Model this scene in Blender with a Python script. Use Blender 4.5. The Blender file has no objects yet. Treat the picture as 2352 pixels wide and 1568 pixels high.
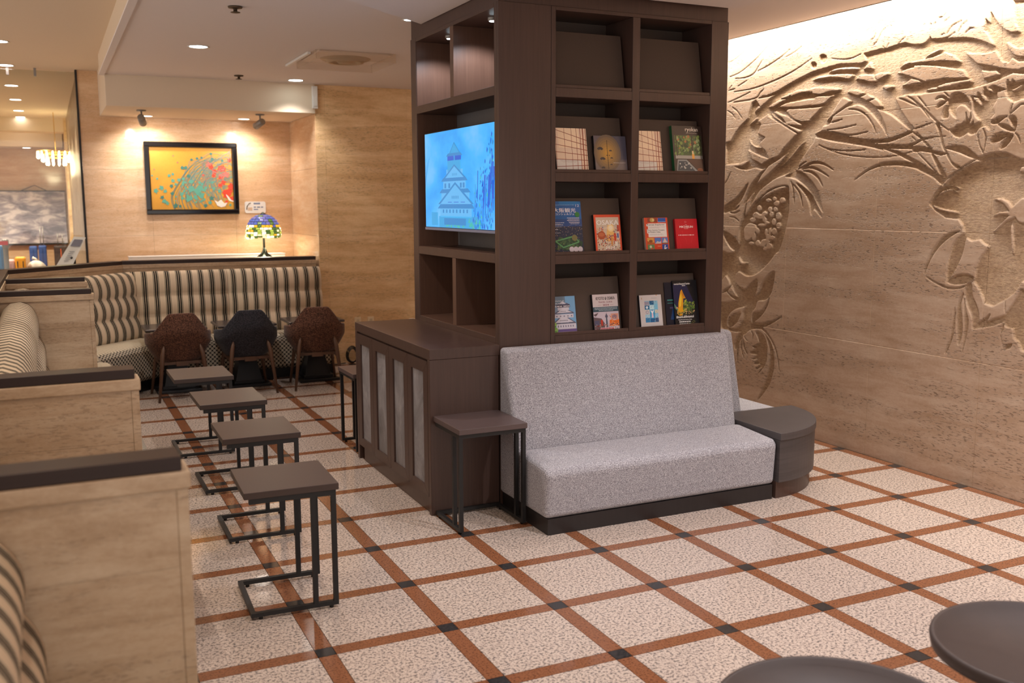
import bpy, bmesh, math, random
import numpy as np
from mathutils import Matrix, Vector
random.seed(7)
scene = bpy.context.scene
COL = scene.collection
PI = math.pi

def lin(r, g, b):
    f = lambda c: (c/255/12.92) if c/255 <= .04045 else ((c/255+.055)/1.055)**2.4
    return (f(r), f(g), f(b), 1.0)

# ------------------------------------------------------------------ camera
CAM = np.array([-1.35355, -3.96618, 1.68461])
ROT = np.array([[0.903371, -0.428849, -0.003107], [0.062769, 0.12505, 0.990163], [0.424242, 0.894679, -0.139885]])
FPX = 2233.4454
cd = bpy.data.cameras.new('camera')
cam = bpy.data.objects.new('camera', cd); COL.objects.link(cam)
M = Matrix.Identity(4)
for i in range(3):
    M[i][0] = ROT[0][i]; M[i][1] = ROT[1][i]; M[i][2] = -ROT[2][i]; M[i][3] = CAM[i]
cam.matrix_world = M
cd.sensor_width = 36.0; cd.lens = FPX/2352*36.0
cd.clip_start = .05; cd.clip_end = 60
cd.dof.use_dof = True; cd.dof.focus_distance = 5.35; cd.dof.aperture_fstop = 2.9
scene.camera = cam
def project(x, y, z):
    d = ROT @ (np.array([x, y, z])-CAM)
    return 1176+FPX*d[0]/d[2], 784-FPX*d[1]/d[2], d[2]

# ------------------------------------------------------------------ world, colour management
w = bpy.data.worlds.new('world'); scene.world = w; w.use_nodes = True
w.node_tree.nodes['Background'].inputs[0].default_value = (1.0, .92, .86, 1)
w.node_tree.nodes['Background'].inputs[1].default_value = 1.1
vs = scene.view_settings
vs.view_transform = 'Standard'; vs.look = 'None'; vs.gamma = 1.0; vs.use_curve_mapping = False
vs.exposure = 0.30
scene.display_settings.display_device = 'sRGB'

WARM = (1.0, .88, .74); NEUT = (1.0, .95, .93); COOL = (.80, .88, 1.0)
def spot(name, loc, target, watts, col, angle=90, blend=.6, radius=.03):
    l = bpy.data.lights.new(name, 'SPOT'); l.energy = watts; l.color = col
    l.spot_size = math.radians(angle); l.spot_blend = blend; l.shadow_soft_size = radius
    o = bpy.data.objects.new(name, l); COL.objects.link(o); o.location = loc
    d = Vector(target)-Vector(loc)
    o.rotation_euler = d.to_track_quat('-Z', 'Y').to_euler()
    return o
def point(name, loc, watts, col, radius=.05):
    l = bpy.data.lights.new(name, 'POINT'); l.energy = watts; l.color = col; l.shadow_soft_size = radius
    o = bpy.data.objects.new(name, l); COL.objects.link(o); o.location = loc; return o
def area(name, loc, target, watts, col, sx, sy):
    l = bpy.data.lights.new(name, 'AREA'); l.energy = watts; l.color = col; l.shape = 'RECTANGLE'; l.size = sx; l.size_y = sy
    o = bpy.data.objects.new(name, l); COL.objects.link(o); o.location = loc
    d = Vector(target)-Vector(loc); o.rotation_euler = d.to_track_quat('-Z', 'Y').to_euler(); return o
def down(name, x, y, z, watts, col, angle=110, radius=.04):
    return spot(name, (x, y, z-.02), (x, y, 0), watts, col, angle, .7, radius)

# the hidden strip that washes the carved wall from the cove
l = area('cove_strip_light', (3.40, .8, 3.0), (3.54, .8, 2.55), 118, (1.0, .93, .83), 7.6, .04)
# ceiling downlights, in view and out of view, plus unseen lamps added as general fill
for x, y, e in ((-.21, 4.1, 45), (.95, 5.85, 34), (-.21, 1.75, 60)):
    down('downlight_and_fill_beam', x, y, 2.9, e, NEUT)
for x, y, e in ((.35, .15, 32), (1.5, -1.25, 150), (2.5, -.55, 50), (.1, -1.6, 16), (1.6, -2.4, 30), (2.9, -2.2, 34), (-.5, -3.2, 12)):  # over the sofa, then unseen lamps added nearer the camera as fill
    down('downlight_and_fill_beam', x, y, 2.81, e, (.97, .96, 1.0))
for y in (-2.9, -1.2, .5, 2.2, 3.92, 5.63, 9.04, 10.75, 12.45, 14.15):
    down('downlight_and_fill_beam', -1.63, y, 3.07, (16 if y < -2 else 40) if y < 7.3 else 230, WARM, 120)
for y in (9.5, 12.0, 14.3): down('hall_fill_beam', -3.0, y, 3.07, 230, WARM, 130)  # unseen lamps added to brighten the hall beyond the glass
# niche: two recessed lamps and two aimed spotlights
for x, y in ((-.345, 7.08), (.65, 7.05)):
    down('niche_downlight_beam', x, y, 2.61, 24, (1.0, .92, .85), 150)
spot('picture_spot_beam', (-.44, 6.55, 2.49), (-.25, 7.3, 2.0), 20, (1.0, .92, .86), 95, .8, .03)
spot('picture_spot_beam', (.69, 6.55, 2.48), (.35, 7.3, 2.0), 18, (1.0, .92, .86), 95, .8, .03)
point('table_lamp_bulb', (.782, 6.88, 1.335), 10, (1.0, .88, .64), .05)
for x, y in ((.95, 1.22), (.95, 1.84)):
    spot('shelf_spot_beam', (x, y, 2.68), (x+.03, y+.10, 2.3), 13, COOL, 125, .5, .012)
point('chandelier_glow', (-1.16, 12.5, 2.25), 14, (1.0, .85, .55), .12)

# ------------------------------------------------------------------ mesh helpers
class MB:
    def __init__(s): s.v = []; s.f = []; s.m = []; s.sm = []
    def add(s, vs_, fs, m=0, smooth=False):
        o = len(s.v); s.v += [tuple(p) for p in vs_]
        for f in fs: s.f.append(tuple(i+o for i in f)); s.m.append(m); s.sm.append(smooth)
        return s
    def box(s, x0, y0, z0, x1, y1, z1, m=0, skip=()):
        v = [(x0,y0,z0),(x1,y0,z0),(x1,y1,z0),(x0,y1,z0),(x0,y0,z1),(x1,y0,z1),(x1,y1,z1),(x0,y1,z1)]
        f = {'b':(3,2,1,0),'t':(4,5,6,7),'f':(0,1,5,4),'r':(1,2,6,5),'k':(2,3,7,6),'l':(3,0,4,7)}
        return s.add(v, [q for k, q in f.items() if k not in skip], m)
    def prism(s, poly, axis, a, b, m=0, smooth=False):
        # poly: 2d points; axis x -> (y,z), y -> (x,z), z -> (x,y)
        n = len(poly)
        def P(p, t): return (t,p[0],p[1]) if axis == 'x' else ((p[0],t,p[1]) if axis == 'y' else (p[0],p[1],t))
        v = [P(p,a) for p in poly]+[P(p,b) for p in poly]
        s.add(v, [(i,(i+1)%n,n+(i+1)%n,n+i) for i in range(n)], m, smooth)
        return s.add(v, [tuple(range(n))[::-1], tuple(range(n,2*n))], m)
    def tube(s, pts, r, n=8, m=0, cap=True):
        pts = [Vector(p) for p in pts]; k = len(pts)
        rs = r if isinstance(r, (list, tuple)) else [r]*k
        v = []; f = []
        for i, p in enumerate(pts):
            d = (pts[min(i+1,k-1)]-pts[max(i-1,0)]).normalized()
            u = d.cross(Vector((0,0,1)) if abs(d.z) < .9 else Vector((1,0,0))).normalized(); q = d.cross(u)
            for j in range(n):
                a = 2*PI*j/n; v.append(p+(u*math.cos(a)+q*math.sin(a))*rs[i])
        for i in range(k-1):
            for j in range(n): f.append((i*n+j, i*n+(j+1)%n, (i+1)*n+(j+1)%n, (i+1)*n+j))
        s.add(v, f, m, True)
        if cap: s.add(v[:n], [tuple(range(n))], m); s.add(v[-n:], [tuple(range(n))[::-1]], m)
        return s
    def lathe(s, prof, c=(0,0,0), n=32, m=0, smooth=True):
        v = []; f = []; k = len(prof)
        for r, z in prof:
            for j in range(n):
                a = 2*PI*j/n; v.append((c[0]+r*math.cos(a), c[1]+r*math.sin(a), c[2]+z))
        for i in range(k-1):
            for j in range(n): f.append((i*n+j, i*n+(j+1)%n, (i+1)*n+(j+1)%n, (i+1)*n+j))
        return s.add(v, f, m, smooth)
    def grid(s, fn, nu, nv, m=0, smooth=True, closed=False):
        v = [fn(i/nu, j/nv) for i in range(nu+1) for j in range(nv+1)]
        f = [(i*(nv+1)+j, (i+1)*(nv+1)+j, (i+1)*(nv+1)+j+1, i*(nv+1)+j+1) for i in range(nu) for j in range(nv)]
        return s.add(v, f, m, smooth)
    def bar(s, a, b, w, h, m=0):
        a, b = Vector(a), Vector(b); d = (b-a).normalized()
        up = Vector((0,0,1)) if abs(d.z) < .95 else Vector((0,1,0))
        u = d.cross(up).normalized()*w/2; q = u.cross(d).normalized()*h/2
        v = [a-u-q,a+u-q,a+u+q,a-u+q,b-u-q,b+u-q,b+u+q,b-u+q]
        return s.add(v, [(0,1,2,3),(7,6,5,4),(0,4,5,1),(1,5,6,2),(2,6,7,3),(3,7,4,0)], m)
    def mesh(s, name, mats):
        me = bpy.data.meshes.new(name); me.from_pydata(s.v, [], s.f)
        for q in (mats if isinstance(mats, (list, tuple)) else [mats]): me.materials.append(q)
        me.polygons.foreach_set('material_index', s.m); me.polygons.foreach_set('use_smooth', s.sm)
        bm = bmesh.new(); bm.from_mesh(me); bmesh.ops.remove_doubles(bm, verts=bm.verts, dist=1e-5) if len(s.v) < 20000 else None
        bmesh.ops.recalc_face_normals(bm, faces=bm.faces); bm.to_mesh(me); bm.free()
        return me

def obj(name, mb, mats, parent=None, bevel=0, seg=2, loc=None, flat=False):
    me = mb.mesh(name, mats) if isinstance(mb, MB) else mb
    o = bpy.data.objects.new(name, me); COL.objects.link(o)
    if parent: o.parent = parent
    if loc: o.location = loc
    if bevel:
        b = o.modifiers.new('bevel', 'BEVEL'); b.width = bevel; b.segments = seg; b.limit_method = 'ANGLE'; b.angle_limit = math.radians(40)
        b.harden_normals = False
    return o
def tag(o, label, cat, group=None):
    o['label'] = label; o['category'] = cat
    if group: o['group'] = group
    return o
def thing(name, label, cat, loc=(0,0,0), rz=0, group=None):
    o = bpy.data.objects.new(name, None); COL.objects.link(o); o.location = loc; o.rotation_euler = (0,0,rz)
    o.empty_display_size = .1
    return tag(o, label, cat, group)
def struct(name, mb, mats, parent=None, **k):
    o = obj(name, mb, mats, parent, **k)
    if not parent: o['kind'] = 'structure'
    return o
def copy_tree(o, parent=None):
    c = o.copy(); COL.objects.link(c); c.parent = parent
    for ch in list(o.children): copy_tree(ch, c)
    return c
def B(*a): return MB().box(*a)

# ------------------------------------------------------------------ materials
MATS = {}
class NT:
    def __init__(s, name):
        s.m = bpy.data.materials.new(name); s.m.use_nodes = True; s.t = s.m.node_tree; s.b = s.t.nodes['Principled BSDF']
    def n(s, typ, **k):
        q = s.t.nodes.new(typ)
        for a, v in k.items():
            if a.startswith('i_'): q.inputs[a[2:]].default_value = v
            else: setattr(q, a, v)
        return q
    def l(s, a, b): s.t.links.new(a, b)
    def math(s, op, a, b=None, clamp=False):
        q = s.n('ShaderNodeMath', operation=op, use_clamp=clamp)
        for i, x in enumerate((a, b)):
            if x is None: continue
            if isinstance(x, (int, float)): q.inputs[i].default_value = x
            else: s.l(x, q.inputs[i])
        return q.outputs[0]
    def mix(s, fac, a, b):
        q = s.n('ShaderNodeMix', data_type='RGBA')
        for i, x in ((0, fac), (6, a), (7, b)):
            if isinstance(x, (int, float, tuple)): q.inputs[i].default_value = x
            else: s.l(x, q.inputs[i])
        return q.outputs[2]
    def ramp(s, x, stops, interp='LINEAR'):
        q = s.n('ShaderNodeValToRGB'); q.color_ramp.interpolation = interp
        e = q.color_ramp.elements
        while len(e) < len(stops): e.new(.5)
        for k, (p, c) in zip(e, stops): k.position = p; k.color = c if isinstance(c, tuple) else (c, c, c, 1)
        s.l(x, q.inputs[0]); return q.outputs[0]
    def noise(s, vec, scale, detail=3, rough=.5, dist=0):
        q = s.n('ShaderNodeTexNoise'); q.inputs['Scale'].default_value = scale; q.inputs['Detail'].default_value = detail
        q.inputs['Roughness'].default_value = rough; q.inputs['Distortion'].default_value = dist
        s.l(vec, q.inputs['Vector']); return q.outputs['Fac']
    def coord(s, scale=(1,1,1), obj_=False, loc=(0,0,0)):
        c = s.n('ShaderNodeTexCoord').outputs['Object'] if obj_ else s.n('ShaderNodeNewGeometry').outputs['Position']
        mp = s.n('ShaderNodeMapping'); mp.inputs['Scale'].default_value = scale; mp.inputs['Location'].default_value = loc
        s.l(c, mp.inputs[0]); return mp.outputs[0]
    def bump(s, h, strength=.3, dist=.002):
        q = s.n('ShaderNodeBump'); q.inputs['Strength'].default_value = strength; q.inputs['Distance'].default_value = dist
        s.l(h, q.inputs['Height']); s.l(q.outputs[0], s.b.inputs['Normal']); return q
    def set(s, col=None, rough=.5, spec=.5, metal=0, coat=0):
        if col is not None:
            if isinstance(col, tuple): s.b.inputs['Base Color'].default_value = col
            else: s.l(col, s.b.inputs['Base Color'])
        if isinstance(rough, (int, float)): s.b.inputs['Roughness'].default_value = rough
        else: s.l(rough, s.b.inputs['Roughness'])
        s.b.inputs['Specular IOR Level'].default_value = spec; s.b.inputs['Metallic'].default_value = metal
        s.b.inputs['Coat Weight'].default_value = coat
        return s
def plain(name, rgb, rough=.5, spec=.5, metal=0, var=.06, scale=40, bump=0):
    if name in MATS: return MATS[name]
    t = NT(name); c = lin(*rgb)
    nz = t.noise(t.coord(), scale, 3)
    d = tuple(max(0, x*(1-var)) for x in c[:3])+(1,); e = tuple(min(1, x*(1+var)) for x in c[:3])+(1,)
    t.set(t.mix(nz, d, e), rough, spec, metal)
    if bump: t.bump(nz, bump, .001)
    MATS[name] = t.m; return t.m
def emit(name, rgb, strength):
    if name in MATS: return MATS[name]
    t = NT(name); t.set((.01, .01, .01, 1), .35)
    t.b.inputs['Emission Color'].default_value = lin(*rgb); t.b.inputs['Emission Strength'].default_value = strength
    MATS[name] = t.m; return t.m

def travertine(name, base, light, dark, rough=.3, axis='h', carve=False, veins=1.0, pits=.6, ps=1.8):
    t = NT(name)
    v = t.coord((2.0, 2.0, 13)); v2 = t.coord((11, 11, 58), loc=(3,1,2)); mo = t.noise(t.coord((46, 46, 70)), 1.0, 4, .7, .4); m2 = t.noise(t.coord((3.2, 3.2, 6.5), loc=(4,4,1)), 1.0, 4, .6, .8); v3 = t.coord((14*ps, 14*ps, 62*ps)); v4 = t.coord((.9, .9, 5), loc=(7,2,4))
    a = t.noise(v, 1.0, 6, .62, .35); b = t.noise(v2, 1.0, 5, .65, .2); c = t.noise(v4, 1.0, 3, .5, .3)
    k = t.math('ADD', t.math('ADD', t.math('MULTIPLY', a, .42), t.math('MULTIPLY', c, .2)), t.math('ADD', t.math('MULTIPLY', mo, .18), t.math('MULTIPLY', m2, .20)))
    col = t.ramp(k, [(.36, lin(*dark)), (.5, lin(*base)), (.63, lin(*light))])
    col = t.mix(t.math('MULTIPLY', t.ramp(b, [(.5, 0.0), (.75, 1.0)]), .28*veins), col, lin(*dark))
    # open pores, gathered in bands
    band = t.ramp(t.noise(t.coord((.8, .8, 7), loc=(11, 5, 9)), 1.0, 4, .6, .2), [(.45, 0.0), (.53, 1.0)])
    pit = t.ramp(t.noise(v3, 1.0, 3, .6), [(.55, 0.0), (.61, 1.0)])
    p = t.math('MULTIPLY', band, pit)
    col = t.mix(t.math('MULTIPLY', p, pits), col, lin(84, 62, 44))
    col = t.mix(t.math('MULTIPLY', band, .22*veins), col, lin(*dark))
    h = t.math('SUBTRACT', t.math('MULTIPLY', b, .12), t.math('MULTIPLY', p, 1.0))
    if carve:
        at = t.n('ShaderNodeAttribute', attribute_name='carve').outputs['Fac']
        rough_n = t.noise(t.coord((34, 34, 95)), 1.0, 5, .75)
        col = t.mix(t.math('MULTIPLY', at, .6), col, t.mix(t.ramp(rough_n, [(.35, 0.0), (.65, 1.0)]), lin(146, 110, 74), lin(212, 178, 136)))
        jt = t.n('ShaderNodeAttribute', attribute_name='joint').outputs['Fac']
        col = t.mix(t.math('MULTIPLY', jt, .45), col, lin(150, 118, 88))
        h = t.math('ADD', h, t.math('MULTIPLY', at, t.math('MULTIPLY', rough_n, 4.5)))
        t.bump(h, .75, .0032)
    else: t.bump(h, .12 if rough < .15 else .35, .002)
    t.set(col, rough, .45); MATS[name] = t.m; return t.m
M_TRAV = travertine('travertine_niche', (224, 188, 150), (238, 210, 178), (204, 162, 120), .09, pits=.22, ps=2.2, veins=1.5)
M_TRAV_D = travertine('travertine_pier', (226, 190, 142), (240, 210, 168), (200, 158, 108), .42, pits=.4, ps=2.0, veins=1.4)
M_TRAV_R = travertine('travertine_carved', (188, 160, 136), (204, 180, 158), (166, 134, 106), .55, carve=True, veins=1.5, pits=.75, ps=1.9)
M_TRAV_P = travertine('travertine_partition', (188, 162, 134), (206, 184, 158), (158, 128, 98), .32, pits=.34, ps=2.7, veins=1.4)

M_TRAV_H = travertine('travertine_hall', (150, 130, 106), (166, 148, 124), (128, 106, 82), .35, pits=.3, ps=2.4)
def granite(name, a, b, dark, rough, thr=(.47, .56), scale=70):
    t = NT(name); c = t.coord()
    n1 = t.noise(c, scale, 4, .72, 0); n2 = t.noise(c, scale*.35, 3, .6)
    base = t.mix(n2, lin(*a), lin(*b))
    f = t.ramp(n1, [(thr[0], 1.0), (thr[1], 0.0)])
    oi = t.n('ShaderNodeObjectInfo').outputs['Random']
    base = t.mix(t.math('MULTIPLY', oi, .16), base, lin(*[int(x*.86) for x in a]))
    t.set(t.mix(t.math('MULTIPLY', f, .85), base, lin(*dark)), rough, .5); MATS[name] = t.m; return t.m
M_GRAN = granite('granite_speckled', (208, 190, 177), (190, 170, 155), (92, 86, 86), .12, (.43, .50), 88)
M_BAND = granite('granite_red', (146, 96, 66), (128, 80, 54), (80, 50, 38), .12, (.38, .5), 110)
M_INSET = granite('granite_black', (62, 60, 60), (50, 48, 48), (26, 26, 28), .14, (.4, .55), 90)
M_GROUT = plain('grout', (120, 100, 84), .8)

def wood(name, a, b, rough=.38, scale=1.0, vertical=True, spec=.4):
    t = NT(name)
    v = t.coord((90*scale, 90*scale, 3*scale) if vertical else (3*scale, 3*scale, 90*scale))
    n1 = t.noise(v, 1.0, 5, .6, .3); n2 = t.noise(t.coord((14, 14, 1.2) if vertical else (1.5, 1.5, 14)), 1.0, 2)
    t.set(t.mix(t.math('ADD', t.math('MULTIPLY', n1, .7), t.math('MULTIPLY', n2, .3)), lin(*a), lin(*b)), rough, spec)
    t.bump(n1, .12, .001); MATS[name] = t.m; return t.m
M_WENGE = wood('dark_wood', (58, 42, 36), (88, 66, 58), .34)
M_WENGE_LIT = wood('dark_wood_lit', (78, 54, 44), (112, 82, 66), .32)  # lighter copy of the dark wood, walkway light put into the colour
M_PLINTH = wood('black_plinth', (30, 25, 25), (46, 40, 40), .4)
M_BOARD = plain('display_board', (72, 58, 50), .55, .4, var=.12, scale=220)
M_WAVE = wood('grey_wood', (40, 36, 37), (92, 84, 83), .42, .75, False)
M_WALNUT = wood('walnut', (70, 48, 36), (104, 74, 56), .4, .6)
M_TAUPE = wood('taupe_laminate', (66, 54, 50), (78, 65, 60), .42, .3, False, .25)
M_LAM = plain('grey_laminate', (106, 100, 98), .4, var=.12, scale=30)
M_BLACK = plain('black_metal', (30, 28, 28), .45, .4, var=.1)
M_CAP = wood('partition_cap', (42, 31, 29), (60, 46, 42), .42, .6, False, .25)
M_BASE = plain('black_pedestal', (30, 30, 34), .35, .45)
M_CEIL = plain('ceiling_paint', (232, 220, 212), .9, .1, var=.03, scale=160, bump=.15)
M_CEIL_L = plain('ceiling_textured', (226, 206, 180), .9, .1, var=.05, scale=190, bump=.3)
M_SOFFIT = plain('soffit_paint', (226, 208, 184), .9, .1, var=.05, scale=210, bump=.4)
M_WHITE = plain('white_plastic', (228, 224, 218), .45)
M_GREYM = plain('grey_metal', (140, 134, 128), .4, metal=.4)
M_CHROME = plain('polished_steel', (200, 198, 196), .15, metal=1.0)
M_STONEP = NT('grey_panel')
_t = M_STONEP; _n = _t.noise(_t.coord((6, 6, 4)), 1.0, 6, .65, .8)
_t.set(_t.ramp(_n, [(.32, lin(104, 100, 100)), (.5, lin(132, 128, 130)), (.68, lin(158, 154, 156))]), .5); M_STONEP = _t.m

def weave(name, a, b, dark, scale=520, bump=.5):
    t = NT(name)
    c = t.n('ShaderNodeTexCoord').outputs['Object']
    ck = t.n('ShaderNodeTexVoronoi'); ck.inputs['Scale'].default_value = scale; t.l(c, ck.inputs['Vector'])
    n1 = t.noise(c, scale*.5, 2, .6); n2 = t.noise(c, 9, 2)
    col = t.mix(t.ramp(n1, [(.36, 0.0), (.64, 1.0)]), lin(*a), lin(*b))
    col = t.mix(t.ramp(ck.outputs['Distance'], [(.45, 0.0), (.75, .8)]), col, lin(*dark))
    t.set(col, .9, .15); t.b.inputs['Sheen Weight'].default_value = .15
    t.bump(ck.outputs['Distance'], bump, .0012); MATS[name] = t.m; return t.m
M_TWEED = weave('grey_tweed', (140, 136, 141), (206, 202, 206), (84, 80, 86), 420)
M_BROWN = weave('brown_tweed', (60, 39, 31), (126, 85, 66), (40, 26, 22), 200)
M_CHAR = weave('charcoal_tweed', (34, 33, 38), (66, 64, 72), (18, 18, 20), 240)

def striped():
    t = NT('striped_fabric')
    x = t.n('ShaderNodeSeparateXYZ'); t.l(t.n('ShaderNodeTexCoord').outputs['Object'], x.inputs[0])
    f = t.math('FRACT', t.math('DIVIDE', x.outputs[0], .104))
    cr, dk, gr = lin(214, 194, 168), lin(22, 22, 22), lin(60, 72, 64)
    col = t.ramp(f, [(0, cr), (.36, gr), (.41, cr), (.45, dk), (.58, cr), (.625, dk), (.755, cr), (.795, gr), (.845, cr)], 'CONSTANT')
    n = t.noise(t.n('ShaderNodeTexCoord').outputs['Object'], 300, 2)
    t.set(col, .85, .15); t.bump(n, .25, .001); MATS['striped_fabric'] = t.m; return t.m
M_STRIPE = striped()
def dotted():
    t = NT('dotted_fabric')
    x = t.n('ShaderNodeSeparateXYZ'); t.l(t.n('ShaderNodeTexCoord').outputs['Object'], x.inputs[0])
    u = x.outputs[0]; v = t.math('ADD', x.outputs[1], x.outputs[2])
    P = .040
    a = t.math('SUBTRACT', t.math('FRACT', t.math('DIVIDE', t.math('ADD', u, v), P)), .5)
    b = t.math('SUBTRACT', t.math('FRACT', t.math('DIVIDE', t.math('ADD', t.math('SUBTRACT', u, v), 20.0), P)), .5)
    r = t.math('SQRT', t.math('ADD', t.math('MULTIPLY', a, a), t.math('MULTIPLY', b, b)))
    dot = t.ramp(r, [(.42, lin(190, 176, 156)), (.47, lin(24, 24, 24))])
    g = t.math('FRACT', t.math('DIVIDE', u, .034))
    top = t.ramp(g, [(0, lin(198, 184, 160)), (.78, lin(198, 184, 160)), (.84, lin(92, 80, 68)), (1, lin(92, 80, 68))])
    nz = t.n('ShaderNodeSeparateXYZ'); t.l(t.n('ShaderNodeNewGeometry').outputs['Normal'], nz.inputs[0])
    t.set(t.mix(t.ramp(nz.outputs[2], [(.72, 0.0), (.85, 1.0)]), dot, top), .85, .15); MATS['dotted_fabric'] = t.m; return t.m
M_DOT = dotted()
t = NT('window_glass'); t.set((.93, .95, .93, 1), .01, .5); t.b.inputs['Transmission Weight'].default_value = 1.0; t.b.inputs['IOR'].default_value = 1.02; M_GLASS = t.m
# clear, faintly tinted pane with a weak mirror reflection
M_GLASS.node_tree.nodes.clear()
_nt = M_GLASS.node_tree; _o = _nt.nodes.new('ShaderNodeOutputMaterial'); _x = _nt.nodes.new('ShaderNodeMixShader')
_a = _nt.nodes.new('ShaderNodeBsdfTransparent'); _a.inputs[0].default_value = (.86, .88, .85, 1)
_g = _nt.nodes.new('ShaderNodeBsdfGlossy'); _g.inputs['Roughness'].default_value = .02; _x.inputs[0].default_value = .05
_nt.links.new(_a.outputs[0], _x.inputs[1]); _nt.links.new(_g.outputs[0], _x.inputs[2]); _nt.links.new(_x.outputs[0], _o.inputs[0])

# ================================================================== SETTING
floor = struct('floor', B(-5, -5.5, -.08, 3.74, 16.2, -.014), M_GROUT)
T = .5; HB = .035; G = .0012
tile_me = MB().box(-T/2+HB+G, -T/2+HB+G, -.0135, T/2-HB-G, T/2-HB-G, 0, skip='b').mesh('granite_tile', M_GRAN)
bx_me = MB().box(-T/2+HB+G, -HB+G, -.0135, T/2-HB-G, HB-G, 0, skip='b').mesh('granite_band', M_BAND)
by_me = MB().box(-HB+G, -T/2+HB+G, -.0135, HB-G, T/2-HB-G, 0, skip='b').mesh('granite_band', M_BAND)
in_me = MB().box(-HB+G, -HB+G, -.0135, HB-G, HB-G, 0, skip='b').mesh('granite_inset', M_INSET)
def seen(x, y):
    u, v, d = project(x, y, 0)
    if d < .5 or u < -60 or u > 2412 or v > 1640: return False
    if x < -1.15: return False
    if .5 < x < 2.9 and .5 < y: return False          # below the bookcase and behind it
    if y > 5.9: return False
    return True
far_mb = MB(); cnt = {}
def piece(name, me, x, y, hx, hy, m):
    if seen(x, y) and cnt.get(name, 0) < 290:
        cnt[name] = cnt.get(name, 0)+1
        o = bpy.data.objects.new(name, me); COL.objects.link(o); o.location = (x, y, 0); o.parent = floor
    else: far_mb.box(x-hx, y-hy, -.0135, x+hx, y+hy, 0, m, skip='b')
cells = [(i, j) for i in range(-9, 8) for j in range(-11, 15)]
cells.sort(key=lambda c: abs(c[0]*T-CAM[0])**2+(c[1]*T-CAM[1])**2)
for i, j in cells:
    x, y = i*T, j*T
    if x > 3.52: continue
    if i < 7:
        piece('granite_tile', tile_me, x+T/2, y+T/2, T/2-HB-G, T/2-HB-G, 0)
        piece('granite_band', bx_me, x+T/2, y, T/2-HB-G, HB-G, 1)
    piece('granite_cross_band', by_me, x, y+T/2, HB-G, T/2-HB-G, 1)
    piece('granite_inset', in_me, x, y, HB-G, HB-G, 2)
o = obj('outer_paving', far_mb, [M_GRAN, M_BAND, M_INSET], floor); o['kind'] = 'stuff'

struct('floor', B(-5, 7.3, -.013, -.98, 16, -.001), M_GRAN)
# ---- ceilings
struct('ceiling', B(-.8, -5.2, 2.9, 3.36, 6.2, 2.98), M_CEIL)
struct('ceiling', B(-5, -5.2, 3.07, -.78, 7.45, 3.15), M_CEIL_L)
struct('ceiling', MB().prism([(.857, 2.02), (-.78, .66), (-.78, -5.2), (2.36, -5.2), (2.36, .80), (.857, .80)], 'z', 2.81, 2.899), M_CEIL)
struct('ceiling', B(-5, 7.451, 3.07, -.96, 16.2, 3.15), M_CEIL_L)
# drop between the high ceiling on the left and the lower recess, with its edge bead
struct('trim_1', B(-.83, -5.2, 2.895, -.795, 6.1, 3.07), M_CEIL_L)
struct('trim_2', B(-.835, -5.2, 2.885, -.785, 6.1, 2.9), M_CEIL)
# lowered soffit over the picture niche
struct('trim_3', B(-.785, 6.1, 2.61, 1.2, 7.3, 3.07), M_SOFFIT, bevel=.004)
# cove above the carved wall
struct('trim_4', MB().box(3.34, -5.2, 2.90, 3.36, 6.2, 3.2).box(3.36, -5.2, 3.06, 3.54, 6.2, 3.1), M_CEIL)

# ---- walls
def slab_wall(name, mat, y, x0, x1, z0, z1, xs, zs, thick=.02, core=.12):
    wcore = struct(name, B(x0+.03, y+thick, z0, x1, y+thick+core, z1), M_GROUT)
    xs = [x0]+[x for x in xs if x0 < x < x1]+[x1]; zs = [z0]+[z for z in zs if z0 < z < z1]+[z1]
    for a, b in zip(xs, xs[1:]):
        for c, d in zip(zs, zs[1:]):
            g = .0006
            obj('stone_slab', B(a+g, y, c+g, b-g, y+thick-.001, d-g), mat, wcore)
    return wcore
NX = [-.98+.0, -.315, .565]; NZ = [.60, 1.36, 2.06]
slab_wall('wall_niche', M_TRAV, 7.3, -.98, 1.22, 0, 3.07, NX, NZ)
slab_wall('wall_back', M_TRAV_D, 6.12, 1.2, 3.54, 0, 2.9, [1.30, 2.19, 2.24], [.73, 1.41, 2.11])
# side of the niche
ws = struct('wall_side', B(1.225, 6.15, 0, 1.34, 7.3, 2.9), M_GROUT)
for c, d in zip([0]+NZ, NZ+[2.61]): obj('stone_slab', B(1.2, 6.141, c+.0012, 1.222, 7.299, d-.0012), M_TRAV, ws)
# dark edge strip where the niche wall meets the opening
struct('trim_5', B(-1.0, 7.285, 0, -.982, 7.42, 3.07), M_BLACK)

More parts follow.
